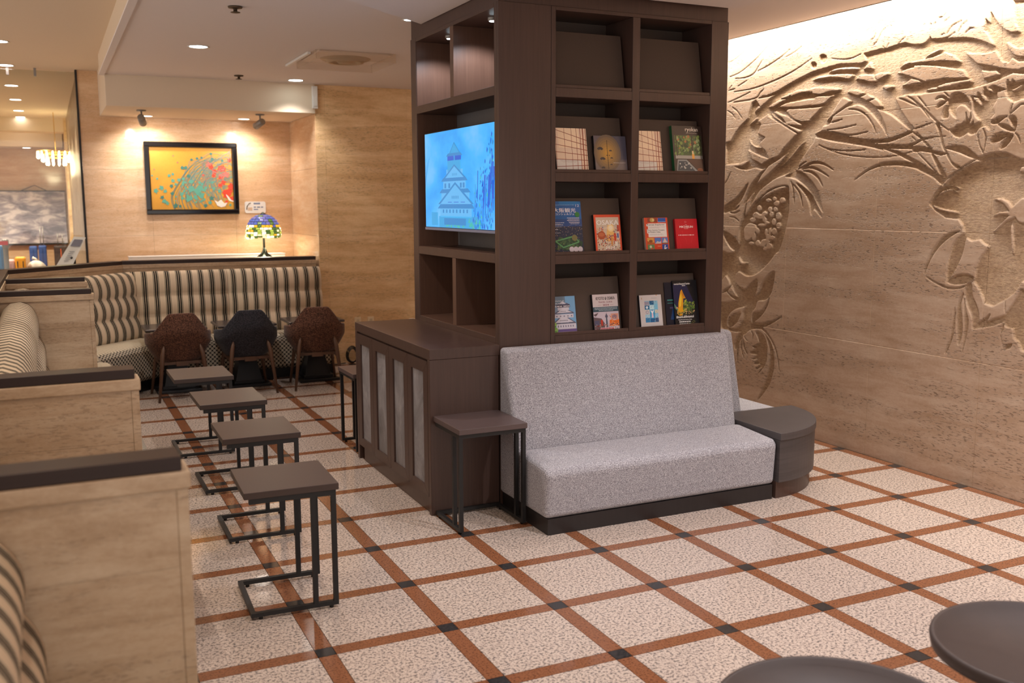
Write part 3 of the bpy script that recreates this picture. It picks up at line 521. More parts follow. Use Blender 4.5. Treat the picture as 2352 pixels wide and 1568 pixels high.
# front face
bpart('front_panel', (X0, Y0b, ZB, 1.172, Y0b+.02, ZT))
bpart('front_post', (1.174, Y0b, ZB, 1.201, Y0b+.30, ZT))
bpart('front_post', (1.692, Y0b, .945, 1.741, Y0b+.30, ZT-.02))
bpart('front_post', (2.234, Y0b, ZB, X1, Y0b+.30, ZT))
bpart('bottom_rail', (1.2015, Y0b+.0004, ZB, 2.2335, Y0b+.30, .945))
bpart('top_rail', (1.2015, Y0b+.0004, 2.722, 2.2335, Y0b+.30, ZT))
bpart('front_back_panel', (1.17, Y0b+.30, ZB, X1, Y0b+.32, ZT), m=M_BOARD)
rows = [(2.315, 2.722), (1.857, 2.265), (1.400, 1.807), (.945, 1.350)]
cols = [(1.2015, 1.6915), (1.7415, 2.2335)]
SHELF_Z = []
for ri, (za, zb) in enumerate(rows):
    SHELF_Z.append(za+.003)
    for xa, xb in cols:
        if ri < 3: bpart('shelf', (xa, Y0b, za-.05, xb, Y0b+.30, za))
        bpart('shelf_lip', (xa, Y0b+.004, za, xb, Y0b+.014, za+.018))
        # slanted display board
        th = math.radians(10); q = MB(); L = .318; y0 = Y0b+.052; z0 = za+.003
        q.prism([(y0, z0), (y0+.012, z0), (y0+.012+L*math.sin(th), z0+L*math.cos(th)), (y0+L*math.sin(th), z0+L*math.cos(th))], 'x', xa+.004, xb-.018)
        obj('display_board', q, M_BOARD, bc)
# right and rear faces, upper casing to the ceiling
bpart('side_panel', (X1-.02, Y0b+.32, ZB, X1, Y1b, ZT))
bpart('rear_panel', (1.15, Y1b-.02, ZB, X1-.02, Y1b, ZT))
bpart('upper_casing', (X0+.005, Y0b+.006, ZT, X1-.004, Y1b-.004, 2.9))
# left face: frame, niches
bpart('side_post', (X0, Y0b+.021, .9, X0+.28, .91, ZT))
bpart('side_post', (X0, 2.128, .9, X0+.28, Y1b, ZT))
bpart('side_rail', (X0, .9105, .898, X0+.28, 2.1275, .952))
bpart('side_rail', (X0, .9105, 2.718, X0+.28, 2.1275, ZT))
bpart('side_shelf', (X0, .9105, 1.362, X0+.28, 2.1275, 1.411))
bpart('side_shelf', (X0, .9105, 2.264, X0+.28, 2.1275, 2.313))
bpart('side_divider', (X0+.0005, 1.487, .952, X0+.28, 1.541, 1.362), m=M_WENGE_LIT)
for za_, zb_ in ((.9525, 1.3615), (1.4115, 2.2635), (2.3135, 2.7175)): bpart('lit_niche_face', (X0+.004, 2.124, za_, X0+.279, 2.1278, zb_), m=M_WENGE_LIT, bevel=0)  # thin added sheets, their lighter wood stands for light on the niche side
for za_ in (.9521, 1.4111): bpart('lit_shelf_face', (X0+.003, .911, za_, X0+.279, 2.1235, za_+.002), m=M_WENGE_LIT, bevel=0)  # added sheets in the same lighter wood, as if lit
bpart('side_divider', (X0+.0005, 1.487, 2.313, X0+.28, 1.541, 2.718), m=M_WENGE_LIT)
obj('niche_back_panel', B(X0+.28, Y0b+.3, .9, X0+.29, Y1b-.02, 1.362), M_WENGE_LIT, bc)
obj('niche_back_panel', B(X0+.28, Y0b+.021, 1.362, X0+.29, Y1b-.02, 2.313), M_LAM, bc)
obj('niche_back_panel', B(X0+.28, Y0b+.021, 2.313, X0+.29, Y1b-.02, ZT), M_WENGE_LIT, bc)
for y in (1.18, 1.826):
    s_ = obj('niche_spotlight', MB().lathe([(.0, 0), (.026, 0), (.03, .006), (.03, .018)], (.975, y, 2.700), 20), M_GREYM, bc)
    obj('spotlight_lens', MB().lathe([(.0, 0), (.02, -.002), (.022, .001)], (.975, y, 2.699), 16), emit('lens_cool', (225, 245, 255), 14), s_)

# ---- low cabinet in front of the left face
cb = thing('cabinet', 'low dark wood cabinet with four grey-panelled doors, below the television', 'cabinet', (0,0,0))
CX, CY0, CY1, CZ = .443, .853, 2.245, .918
def cpart(name, *b, m=None, bevel=.0015, parent=None): return obj(name, B(*b), m or FR, parent or cb, bevel=bevel, seg=1)
cpart('cabinet_top', CX, CY0, .86, .856, CY1, .917)
cpart('side_panel', CX, CY0, 0, .85, CY0+.034, .859)
cpart('side_panel', CX, CY1-.038, 0, .856, CY1, .859)
cpart('cabinet_body', CX+.02, CY0+.034, .1, .85, CY1-.038, .859)
cpart('plinth', CX+.014, CY0+.035, 0, CX+.03, CY1-.1, .1)
dy = [.890, 1.217, 1.546, 1.876, 2.205]
for a, b in zip(dy, dy[1:]):
    a += .0015; b -= .0015; z0, z1 = .098, .848; fw = .066
    d_ = obj('door', B(CX+.0175, a, z0, CX+.0195, b, z1), FR, cb)
    for pts_ in ([(a, z0), (b, z0), (b-fw, z0+fw-.012), (a+fw, z0+fw-.012)], [(a, z1), (a+fw, z1-fw), (b-fw, z1-fw), (b, z1)]):
        obj('door_rail', MB().prism(pts_, 'x', CX, CX+.0174), FR, d_)
    for pts_ in ([(a, z0+.0012), (a+fw-.001, z0+fw-.012), (a+fw-.001, z1-fw), (a, z1-.0012)], [(b, z0+.0012), (b, z1-.0012), (b-fw+.001, z1-fw), (b-fw+.001, z0+fw-.012)]):
        obj('door_stile', MB().prism(pts_, 'x', CX+.0003, CX+.0174), FR, d_)
    obj('door_panel', B(CX+.011, a+fw-.004, z0+fw-.016, CX+.017, b-fw+.004, z1-fw+.004), M_STONEP, d_)

# ---- television
tv = thing('television', 'flat television showing a blue picture of a castle, mounted in the bookcase niche', 'television', (0,0,0))
TX, TY0, TY1, TZ0, TZ1 = .872, .938, 2.036, 1.534, 2.133
obj('casing', B(TX+.004, TY0, TZ0-.0, TX+.05, TY1, TZ1), M_BLACK, tv, bevel=.004)
obj('bottom_bezel', B(TX-.002, TY0, TZ0-.012, TX+.03, TY1, TZ0+.004), plain('bezel_grey', (120, 126, 150), .3), tv, bevel=.002)
obj('wall_mount', B(TX+.05, 1.3, 1.65, X0+.28, 1.65, 2.0), M_BLACK, tv)
SW, SH = TY1-TY0-.012, TZ1-TZ0-.014
_t = NT('screen_sky'); _c = _t.coord(); _n = _t.noise(_t.coord((1, 2.2, 3.2)), 1.0, 4, .55)
_col = _t.ramp(_n, [(.35, lin(28, 158, 250)), (.52, lin(66, 184, 255)), (.68, lin(116, 196, 255))])
_t.set((0, 0, 0, 1), .12); _t.l(_col, _t.b.inputs['Emission Color']); _t.b.inputs['Emission Strength'].default_value = .82; MATS['screen_sky'] = _t.m
def S(u, v, d=0):  # screen coordinates: u from the left edge as seen (far end), v from the bottom
    return (TX+.002-d, TY1-.006-u*SW, TZ0+.008+v*SH)
scr = obj('screen', MB().add([S(0,0), S(1,0), S(1,1), S(0,1)], [(0,1,2,3)]), _t.m, tv)
pic = MB(); pm = [emit('screen_pale', (96, 190, 250), .76), emit('screen_cyan', (50, 176, 240), .72), emit('screen_deep', (26, 104, 226), .7), emit('screen_teal', (44, 150, 224), .68), emit('screen_green', (70, 200, 190), .7)]
def pp(pts, m, d=.0006): pic.add([S(u, v, d) for u, v in pts], [tuple(range(len(pts)))], m)
def pr_(u0, v0, u1, v1, m, d=.0006): pp([(u0,v0),(u1,v0),(u1,v1),(u0,v1)], m, d)
pr_(.22,.0,.80,.12,1); pr_(.10,.02,.20,.16,1); pr_(.30,.03,.62,.10,3,.0012)
pp([(.20,.20),(.74,.20),(.70,.25),(.25,.25)],3,.001); pr_(.24,.11,.70,.20,0)
for k in range(8): pr_(.28+k*.05,.155,.30+k*.05,.19,3,.0012)
pr_(.26,.25,.67,.36,0,.0008); pp([(.21,.245),(.47,.47),(.73,.245),(.70,.245),(.47,.445),(.24,.245)],3,.0016); pp([(.24,.245),(.47,.445),(.70,.245)],0,.0012)
for k in range(5): pr_(.42+k*.022,.30,.43+k*.022,.33,3,.0018)
pr_(.36,.262,.42,.268,2,.0018); pr_(.45,.262,.52,.268,2,.0018); pr_(.55,.262,.61,.268,2,.0018)
pp([(.23,.36),(.69,.36),(.65,.40),(.27,.40)],3,.0009); pr_(.29,.40,.62,.48,0,.0008)
for u in (.31,.37,.54,.58): pr_(u,.41,u+.025,.46,3,.001)
pp([(.26,.48),(.65,.48),(.62,.515),(.29,.515)],3,.0011); pp([(.30,.515),(.46,.65),(.62,.515),(.595,.515),(.46,.63),(.325,.515)],3,.0016); pp([(.325,.515),(.46,.63),(.595,.515)],0,.0013)
for k in range(4): pr_(.43+k*.02,.535,.437+k*.02,.56,3,.0018)
pr_(.34,.515,.58,.60,0,.0007); pr_(.36,.58,.55,.73,1,.001); pr_(.36,.69,.455,.735,2,.0015); pr_(.47,.69,.56,.735,2,.0015)
pp([(.34,.735),(.58,.735),(.55,.765),(.37,.765)],3,.0015); pp([(.39,.765),(.46,.875),(.54,.765)],1,.0012); pp([(.39,.765),(.46,.875),(.54,.765),(.53,.765),(.46,.86),(.40,.765)],3,.0017)
rr = random.Random(3)
for k in range(170):
    u = .70+.29*rr.random()**.6; v = rr.random()*(.25+.7*(u-.68)/.3); s_ = .004+.012*rr.random()
    m = 2 if rr.random() < .6 else (3 if rr.random() < .7 else 4)
    pp([(u-s_*.5, v), (u+s_*.2, v-s_*1.4), (u+s_*.6, v+s_), (u, v+s_*2.6)], m, .0009)
for k in range(14):
    u = .72+.26*rr.random(); v = .05+.4*rr.random(); pp([(u, v), (u+.006, v), (u+.02*rr.random()+.01, v+.3), (u+.01, v+.3)], 2, .001)
for k in range(26):
    u = .30+.5*rr.random(); v = .06*rr.random(); pp([(u, v), (u+.03, v), (u+.02, v+.05)], 4, .0011)
for k in range(8): pp([(0, .42+.03*k), (.004, .42+.03*k), (.02+.01*k, .56+.03*k), (.018+.01*k, .56+.03*k)], 3)
obj('screen_picture', pic, pm, tv)

# ================================================================== SOFAS
def sofa(root, L, yb, kick=.085):
    # local: x along the length from 0, +y towards the back, front at y = 0
    D = yb
    q = MB().prism([(.018, kick), (.0, .33), (.03, .352), (.36, .375), (.36, kick)], 'x', 0, L)
    obj('seat', q, M_TWEED, root, bevel=.028, seg=4)
    q = MB().prism([(.362, kick), (.372, .34), (D-.105, .885), (D-.09, .905), (D, .905), (D, kick)], 'x', 0, L)
    obj('backrest', q, M_TWEED, root, bevel=.022, seg=4)
    obj('plinth', B(.015, .02, 0, L-.015, D-.01, kick), M_PLINTH, root)
s1 = thing('sofa', 'light grey tweed bench sofa in front of the brochure shelves', 'sofa', (.851, .272, 0)); sofa(s1, 1.483, .578)
s2 = thing('sofa', 'light grey tweed sofa around the corner, facing the carved wall', 'sofa', (2.938, .875, 0), PI/2); sofa(s2, 1.34, .578)

# ---- quarter-round corner table between the sofas
ct = thing('corner_table', 'quarter-round dark grey wooden table between the two sofas', 'table', (2.34, .851, 0))
def quarter(r, n=28): return [(0, 0)]+[(r*math.cos(a), r*math.sin(a)) for a in np.linspace(-PI/2, 0, n)]
obj('table_top', MB().prism(quarter(.594), 'z', .345, .388), M_WAVE, ct, bevel=.003)
obj('table_body', MB().prism(quarter(.588), 'z', .10, .345), M_WAVE, ct)
obj('plinth', MB().prism(quarter(.565), 'z', 0, .10), M_WENGE, ct)

# ================================================================== C-SHAPED SIDE TABLES
def c_table(name, label, loc, rz, W=.385, D=.40, H=.54, group=None, top=M_TAUPE):
    r = thing(name, label, 'table', loc, rz, group)
    obj('tabletop', B(-W/2, -D/2, H-.028, W/2, D/2, H), top, r, bevel=.0015, seg=1)
    w_ = .02; x1 = W/2-.012; y1 = D/2-.014
    tf = MB()
    for s in (-1, 1): tf.box(-W/2+.02, s*y1-w_/2, H-.05, x1, s*y1+w_/2, H-.0285)
    tf.box(x1-w_, -y1+w_/2, H-.05, x1, y1-w_/2, H-.0285)
    obj('top_frame', tf, M_BLACK, r)
    for s in (-1, 1):
        obj('base_rail', B(-W/2+.01, s*y1-w_/2, .012, x1, s*y1+w_/2, .03), M_BLACK, r)
        obj('upright', B(x1-w_, s*y1-w_/2, .03, x1, s*y1+w_/2, H-.05), M_BLACK, r)
        obj('upright', B(x1-.085-w_, s*y1-w_/2, .03, x1-.085, s*y1+w_/2, H-.05), M_BLACK, r)
        for x in (-W/2+.05, x1-.03):
            obj('glide', MB().lathe([(.0, 0), (.009, 0), (.009, .012)], (x, s*y1, 0), 10), M_BLACK, r)
    obj('base_rail', B(-W/2+.01, -y1+w_/2, .012, -W/2+.01+w_, y1-w_/2, .03), M_BLACK, r)
    return r
GRP = 'side tables along the booth seating'
for (x, y, rz, D, lab) in ((-.512, .092, -.035, .40, 'nearest of the four taupe-topped C-shaped tables along the booths'),
        (-.445, 1.075, -.01, .42, 'second nearest taupe C-shaped table in the booth row'),
        (-.432, 2.005, 0, .46, 'third nearest taupe C-shaped table in the booth row'),
        (-.468, 2.945, 0, .47, 'farthest taupe C-shaped table in the booth row, close to the armchairs')):
    c_table('side_table', lab, (x, y, 0), rz, D=D, group=GRP)
M_TOPD = wood('dark_tabletop', (70, 56, 54), (96, 80, 78), .36, .3, False)
c_table('side_table', 'dark C-shaped side table tucked between cabinet and sofa end', (.652, .668, 0), -PI/2, W=.37, D=.385, H=.555, top=M_TOPD)
c_table('side_table', 'dark C-shaped side table half hidden behind the far end of the cabinet', (.63, 2.52, 0), PI, W=.37, D=.385, H=.55, top=M_TOPD)

# ================================================================== ROUND TABLES IN THE FOREGROUND
M_DISC = plain('round_table_top', (72, 61, 58), .5, .25, var=.1, scale=18)
for x, y, lab in ((.925, -2.41, 'round dark table with raised rim at the right edge of the foreground'), (.19, -2.44, 'round dark table cut off by the bottom of the picture')):
    r = thing('round_table', lab, 'table', (x, y, 0), 0, 'round foreground tables')
    obj('table_top', MB().lathe([(0, .535), (.268, .535), (.276, .55), (.287, .55), (.29, .54), (.285, .515), (.24, .50), (0, .50)], (0,0,0), 64), M_DISC, r)
    obj('table_base', MB().lathe([(0, 0), (.15, 0), (.15, .02), (.13, .03), (.12, .25), (.125, .48), (.13, .50)], (0,0,0), 48), plain('round_table_base', (120, 104, 96), .5), r)
# ================================================================== BOOTHS
PT = .10
def partition(label, y, x0=-1.675, x1=-1.10, H=1.12):
    r = thing('partition_wall', label, 'partition', (0, y, 0), 0, 'stone partitions between the booths')
    obj('stone_core', B(x0, .012, 0, x1-.012, PT-.012, H-.075), M_GROUT, r)
    for a, b in ((0, .86), (.8606, H-.0756)):
        if a == 0: obj('stone_panel', B(x0, 0, a, x1-.0266, .0118, b), M_TRAV_P, r); obj('stone_panel', B(x0, PT-.0118, a, x1-.0266, PT, b), M_TRAV_P, r)
        else: obj('stone_panel', B(x0, 0, a, x1-.0266, .0118, b), M_TRAV_P, r); obj('stone_panel', B(x0, PT-.0118, a, x1-.0266, PT, b), M_TRAV_P, r)
    obj('end_slab', B(x1-.026, -.002, 0, x1, PT+.002, H-.0756), M_TRAV_P, r, bevel=.002)
    obj('stone_coping', B(x0, -.008, H-.075, x1+.006, PT+.008, H-.034), M_TRAV_P, r, bevel=.004)
    obj('cap', B(x0, -.002, H-.033, x1-.012, PT+.002, H), M_CAP, r, bevel=.002)
    return r
partition('nearest stone partition with dark cap, in the lower left corner', -1.70)
partition('second nearest stone partition with dark cap, beside the row of C-shaped tables', -.385)
partition('stone partition with dark cap ending the long booth, where the striped backrest meets it', 3.26)
partition('farthest and lowest-looking stone partition with dark cap, just before the corner bench', 4.46)

# low stone walls behind the benches
def low_wall(label, L, loc, rz, H=1.15, step=.9):
    r = thing('low_wall', label, 'wall', loc, rz, 'low stone walls behind the benches')
    obj('stone_core', B(0, .012, 0, L, .118, H-.075), M_GROUT, r)
    k = max(1, round(L/step))
    for i in range(k):
        a, b = L*i/k+.001, L*(i+1)/k-.001
        obj('stone_panel', B(a, 0, 0, b, .0118, H-.0756), M_TRAV_P, r); obj('stone_panel', B(a, .1182, 0, b, .13, H-.0756), M_TRAV_P, r)
    obj('stone_coping', B(0, -.006, H-.075, L, .136, H-.036), M_TRAV_P, r, bevel=.004)
    obj('cap', B(0, 0, H-.035, L, .13, H), M_CAP, r, bevel=.002)
    return r
low_wall('low stone wall with dark cap behind the back bench, below the painting', 1.89, (-.72, 6.15, 0), 0)
low_wall('short angled low stone wall with dark cap at the corner of the benches', 1.36, (-1.682, 5.188, 0), PI/4)
low_wall('long low stone wall with dark cap along the backs of the booths at far left', 9.6, (-1.675, -4.4, 0), PI/2)

def bench(label, L, loc, rz, H=1.04, D=.66, seams=1, mit=(0, 0)):
    # local: back at y=0, front towards -y, along +x; mit: mitre slope of the two ends
    r = thing('bench', label, 'bench', loc, rz, 'striped upholstered benches')
    def mitre(q):
        q.v = [(x+mit[0]*-y if x < .01 else (x+mit[1]*y if x > L-.01 else x), y, z) for x, y, z in q.v]; return q
    prof = [(-D+.06, .10), (-D+.005, .13), (-D, .38), (-D+.035, .425), (-D+.1, .437), (-.18, .43), (-.18, .10)]
    obj('seat', mitre(MB().prism(prof, 'x', 0, L)), M_DOT, r, bevel=.02, seg=3)
    obj('plinth', mitre(B(.005, -D+.07, 0, L-.005, -.05, .099)), M_BLACK, r)
    segs = [(.425, .635, -.25, -.215), (.635, .83, -.215, -.19), (.83, H, -.19, -.15)]
    pts = []
    for z0, z1, y0, y1 in segs:
        for k in range(9):
            t_ = k/9; bul = .05*math.sin(PI*(.06+.9*t_))**.6
            pts.append((y0+(y1-y0)*t_-bul, z0+(z1-z0)*t_))
    pts += [(-.165, H-.006), (-.12, H+.012), (-.06, H+.004), (-.02, H-.03), (-.004, .425)]
    n = max(1, seams); w_ = L/n
    for i in range(n):
        q = MB().prism(pts, 'x', i*w_+.0015, (i+1)*w_-.0015, 0, True)
        obj('backrest', mitre(q), M_STRIPE, r)
    return r
WXL = -1.668; TQ = math.tan(PI/8)
bench('striped bench in front of the low stone wall at the back, behind the armchairs', 1.88, (-.715, 6.142, 0), 0, seams=2, mit=(TQ, 0))
bench('short angled striped bench filling the back left corner', 1.352, (-1.682+.004+.006, 5.188-.006+.004, 0), PI/4, mit=(TQ, TQ))
bench('small striped bench end between the farthest partition and the angled corner bench', .60, (WXL-.003, 4.578, 0), PI/2, mit=(0, TQ))
bench('long striped bench with its seat facing the row of C-shaped tables', 3.515, (WXL, -.27, 0), PI/2, seams=3, D=.725)
bench('striped bench between the two farthest partitions, mostly hidden', 1.07, (WXL, 3.378, 0), PI/2, D=.73)
bench('striped bench in the booth between the two nearest partitions', 1.18, (WXL, -1.58, 0), PI/2, H=.80, D=.50)
bench('striped bench whose rounded back shows at the lower left edge', 2.3, (WXL, -4.02, 0), PI/2, H=1.0)

# ================================================================== ARMCHAIRS AND PEDESTAL TABLES
def armchair(fab, label, loc, rz):
    r = thing('armchair', label, 'armchair', loc, rz, 'armchairs at the pedestal tables')
    def sh(u, v, off=0):
        a = (u-.5)*2*math.radians(128); aa = abs(a)
        top = .765 if aa < .45 else (.765-.165*min(1, (aa-.45)/.5) if aa < .95 else .60-.03*(aa-.95))
        z = .335+(top-.335)*v
        R = .155+.112*min(1, (v*1.55))**.75
        if aa < .9: R -= .05*max(0, v-.6)/.4*(1-aa/.9)
        ex = 1.0
        R -= off
        return (R*math.sin(a)*ex, -R*math.cos(a)*(1.0 if aa < 1.4 else .82)-.005, z)
    o = obj('shell', MB().grid(lambda u, v: sh(u, v), 40, 14), fab, r)
    s_ = o.modifiers.new('thickness', 'SOLIDIFY'); s_.thickness = .026; s_.offset = 0
    ss_ = o.modifiers.new('smooth', 'SUBSURF'); ss_.levels = 1; ss_.render_levels = 1
    obj('seat_cushion', MB().lathe([(0, .33), (.15, .335), (.20, .37), (.21, .42), (.195, .445), (0, .452)], (0, .03, 0), 28), fab, r)
    for x in (-1, 1):
        obj('leg', MB().tube([(x*.150, -.205, .485), (x*.155, -.213, .455), (x*.168, -.228, .40), (x*.215, -.25, 0)], [.004, .015, .0195, .011], 10), M_WALNUT, r)
        obj('leg', MB().tube([(x*.165, .15, .40), (x*.215, .235, 0)], [.0185, .011], 10), M_WALNUT, r)
    obj('cross_brace', MB().bar((-.18, -.17, .325), (.18, -.17, .325), .02, .024).bar((-.17, -.2, .315), (-.17, .16, .33), .02, .028).bar((.17, -.2, .315), (.17, .16, .33), .02, .028).box(-.05, -.19, .300, .05, -.16, .340), M_WALNUT, r)
    return r
armchair(M_BROWN, 'brown tweed tub armchair seen from behind, left of the charcoal one', (-.372, 5.0, 0), .04)
armchair(M_CHAR, 'charcoal tweed tub armchair seen from behind, between two brown ones', (.215, 5.0, 0), .02)
armchair(M_BROWN, 'brown tweed tub armchair seen from behind, right of the charcoal one', (.845, 4.99, 0), -.12)
for x, y, lab in ((-.36, 5.34, 'low black pedestal table in front of the left brown armchair'), (.27, 5.34, 'low black pedestal table in front of the charcoal armchair'), (.925, 5.34, 'low black pedestal table in front of the right brown armchair')):
    r = thing('pedestal_table', lab, 'table', (x, y, 0), 0, 'black pedestal tables at the back bench')
    obj('base_plate', B(-.195, -.2, 0, .195, .2, .028), M_BASE, r, bevel=.006)
    q = MB(); q.add([(-.13,-.13,.028),(.13,-.13,.028),(.13,.13,.028),(-.13,.13,.028),(-.06,-.06,.34),(.06,-.06,.34),(.06,.06,.34),(-.06,.06,.34)], [(3,2,1,0),(4,5,6,7),(0,1,5,4),(1,2,6,5),(2,3,7,6),(3,0,4,7)])
    q.box(-.14, -.14, .028, .14, .14, .055)
    obj('pedestal', q, M_BASE, r, bevel=.003)
    obj('column', B(-.05, -.05, .34, .05, .05, .56), M_BASE, r)
    obj('tabletop', B(-.27, -.16, .56, .27, .30, .584), plain('pedestal_top', (66, 58, 56), .25), r, bevel=.012, seg=3)

# ================================================================== NICHE: LEDGE, LAMP, PAINTING, SIGN
r = thing('ledge', 'stone ledge behind the low wall, carrying the coloured lamp', 'ledge', (0,0,0))
obj('ledge_top', B(-.6, 6.29, 1.06, 1.198, 7.298, 1.098), M_TRAV_P, r)
obj('ledge_front', B(-.6, 6.40, 0, 1.198, 6.43, 1.06), M_TRAV_P, r)
r = thing('white_trough', 'long low white box lying on the ledge under the painting', 'trough', (0,0,0))
obj('trough_body', B(-.735+.14, 7.0, 1.098, 1.035, 7.2, 1.140), M_WHITE, r, bevel=.004)
obj('trough_lid', B(-.74+.14, 6.995, 1.140, 1.04, 7.205, 1.148), M_WHITE, r, bevel=.002)

lamp = thing('table_lamp', 'lit stained-glass table lamp with a blue and yellow domed shade, on the ledge', 'lamp', (.782, 6.88, 1.098))
M_BRZ = plain('lamp_bronze', (62, 66, 56), .4, metal=.7)
bq = MB().lathe([(0, 0), (.085, 0), (.09, .008), (.07, .02), (.045, .035), (.03, .05), (.016, .075), (.013, .12), (.012, .24), (.016, .26), (.016, .3)], (0,0,0), 24)
obj('base', bq, M_BRZ, lamp)
for k in range(5):
    a = k*2*PI/5; obj('base_root', MB().tube([(.012*math.cos(a), .012*math.sin(a), .12), (.03*math.cos(a), .03*math.sin(a), .06), (.085*math.cos(a), .085*math.sin(a), .012)], [.006, .008, .01], 7), M_BRZ, lamp)
bl = obj('bulb', MB().lathe([(0, -.04), (.022, -.03), (.03, 0), (.022, .03), (0, .04)], (0, 0, .30), 14), emit('bulb_glow', (255, 220, 150), 6), lamp)
def glassmat(name, rgb, e):
    t = NT(name); t.set(lin(*rgb), .25); t.b.inputs['Emission Color'].default_value = lin(*rgb); t.b.inputs['Emission Strength'].default_value = e; return t.m
GL = [glassmat('glass_blue', (88, 108, 190), .35), glassmat('glass_violet', (120, 120, 190), .35), glassmat('glass_green', (84, 124, 62), .4), glassmat('glass_amber', (236, 176, 40), .75), glassmat('glass_cream', (255, 240, 180), 1.0), glassmat('glass_lime', (176, 196, 80), .7), glassmat('glass_white', (255, 250, 224), 1.25)]
rows_ = 11; shade = MB(); lead = MB(); rnd = random.Random(11)
prof = [(.022, .485), (.06, .478), (.098, .460), (.130, .435), (.152, .405), (.168, .372), (.178, .345), (.185, .32), (.188, .296), (.189, .274), (.186, .254), (.180, .236)]
for i in range(rows_):
    n = 6+int(20*min(1, i/5)); ofs = rnd.random()
    for j in range(n):
        a0 = 2*PI*(j+ofs+.06)/n; a1 = 2*PI*(j+ofs+.94)/n
        (ra, za), (rb, zb) = prof[i], prof[i+1]
        e_ = .08*(zb-za); dz = -(.012*rnd.random()) if i == rows_-1 else 0
        am = (a0+a1)/2; mid = ((ra+rb)/2+.006, (za+zb)/2)
        P = lambda a, r_, z_: (r_*math.cos(a), r_*math.sin(a), z_)
        v = [P(a0, ra, za+e_), P(a1, ra, za+e_), P(a1, rb, zb-e_+dz), P(a0, rb, zb-e_+dz), P(am, mid[0], mid[1])]
        if i < 5: m = rnd.choice((0, 0, 1, 2, 0, 1))
        elif i == 5: m = rnd.choice((3, 3, 6, 2, 4, 0))
        else: m = rnd.choice((4, 6, 4, 6, 5, 3, 2, 5, 6, 2))
        shade.add(v, [(0,1,4),(1,2,4),(2,3,4),(3,0,4)], m)
sh_ = obj('shade', shade, GL, lamp)
obj('shade_leading', MB().lathe([(r_-.002, z_) for r_, z_ in prof[:-1]]+[(.182, .240)], (0,0,0), 40), plain('lamp_leading', (40, 38, 32), .5), sh_)
obj('finial', MB().lathe([(0, .51), (.012, .505), (.018, .495), (.03, .488), (.03, .482)], (0,0,0), 14), M_BRZ, lamp)
obj('power_cord', MB().tube([(.08, .02, .006), (.16, .05, .006), (.26, .0, .006), (.40, .12, .006)], .004, 6), M_BLACK, lamp)

pt = thing('painting', 'black-framed painting of teal leaves and red flowers on a gold ground', 'painting', (0,0,0))
PX0, PX1, PZ0, PZ1, PY = -.376, .60, 1.582, 2.36, 7.262
M_FRAME = plain('black_lacquer', (24, 20, 20), .12, .6, var=.02)
fw = .056
q = MB()
for a, b, c, d in ((PX0, PZ0, PX1, PZ0+fw), (PX0, PZ1-fw, PX1, PZ1)): obj('frame_rail', B(a, PY-.02, b, c, 7.298, d), M_FRAME, pt, bevel=.012, seg=3)
for a, b, c, d in ((PX0, PZ0+fw, PX0+fw, PZ1-fw), (PX1-fw, PZ0+fw, PX1, PZ1-fw)): obj('frame_stile', B(a, PY-.02, b-.01, c, 7.298, d+.01), M_FRAME, pt, bevel=.012, seg=3)
_t = NT('gold_ground'); _n = _t.noise(_t.coord((3, 3, 3)), 1.0, 4); _n2 = _t.noise(_t.coord((90, 90, 90)), 1.0, 3)
_t.set(_t.mix(_n, _t.mix(_n2, lin(216, 158, 46), lin(232, 178, 70)), lin(194, 132, 52)), .42); MATS['gold_ground'] = _t.m
obj('canvas', B(PX0+.03, PY+.01, PZ0+.03, PX1-.03, 7.297, PZ1-.03), _t.m, pt)
art = MB(); rnd = random.Random(5)
AM = [plain('leaf_teal', (92, 160, 140), .6), plain('leaf_deep', (62, 122, 112), .6), plain('stem_grey', (128, 138, 132), .6), plain('flower_red', (222, 70, 44), .6), plain('flower_pink', (206, 110, 96), .6), plain('petal_white', (236, 226, 214), .6)]
ax0, az0, aw, ah = PX0+fw, PZ0+fw, PX1-PX0-2*fw, PZ1-PZ0-2*fw
lay = [0]
def ap(pts, m):
    lay[0] += 1; y = PY+.0094-.000001*lay[0]
    pts = [(min(max(a, .004), .996), min(max(b, .004), .996)) for a, b in pts]
    art.add([(ax0+a*aw, y, az0+b*ah) for a, b in pts], [tuple(range(len(pts)))], m)
def leaf(u, v, s, a, m):
    pts = []
    for k, (rr_, an) in enumerate(((1, 0), (.55, .5), (.95, 1.05), (.5, 1.7), (.6, 2.5), (.35, 3.14), (.6, -2.5), (.5, -1.7), (.95, -1.05), (.55, -.5))):
        pts.append((u+s*rr_*math.cos(a+an), v+1.3*s*rr_*math.sin(a+an)))
    ap(pts, m)
def stem(pts, m, w=.003):
    P = smooth_poly(pts, False, 8)
    for (a, b), (c, d) in zip(P, P[1:]):
        L = math.hypot(c-a, d-b)+1e-9; nx, nz = -(d-b)/L*w, (c-a)/L*w*1.2
        ap([(a+nx, b+nz), (a-nx, b-nz), (c-nx, d-nz), (c+nx, d+nz)], m)
for k in range(70):
    u = .45+.5*rnd.random(); v = .02+.3*rnd.random(); c_ = .25+.35*rnd.random()
    stem([(u, v), (u-.12+.1*rnd.random(), v+c_*.6), (u-.05+.3*rnd.random(), v+c_), (u+.15+.2*rnd.random(), v+c_*(.6+.5*rnd.random()))], 2 if k % 3 else 0, .0024)
for k in range(16):
    u = .25+.35*rnd.random(); stem([(u, 0), (u-.03, .2), (u+.06, .42), (u+.22, .7), (u+.45, .82+.1*rnd.random())], 1 if k % 2 else 2, .0024)
for k in range(60):
    a = rnd.random(); u = .36+.36*rnd.gauss(.45, .3); v = .10+.36*rnd.random(); leaf(u, v, .012+.022*rnd.random(), rnd.random()*6.3, 0)
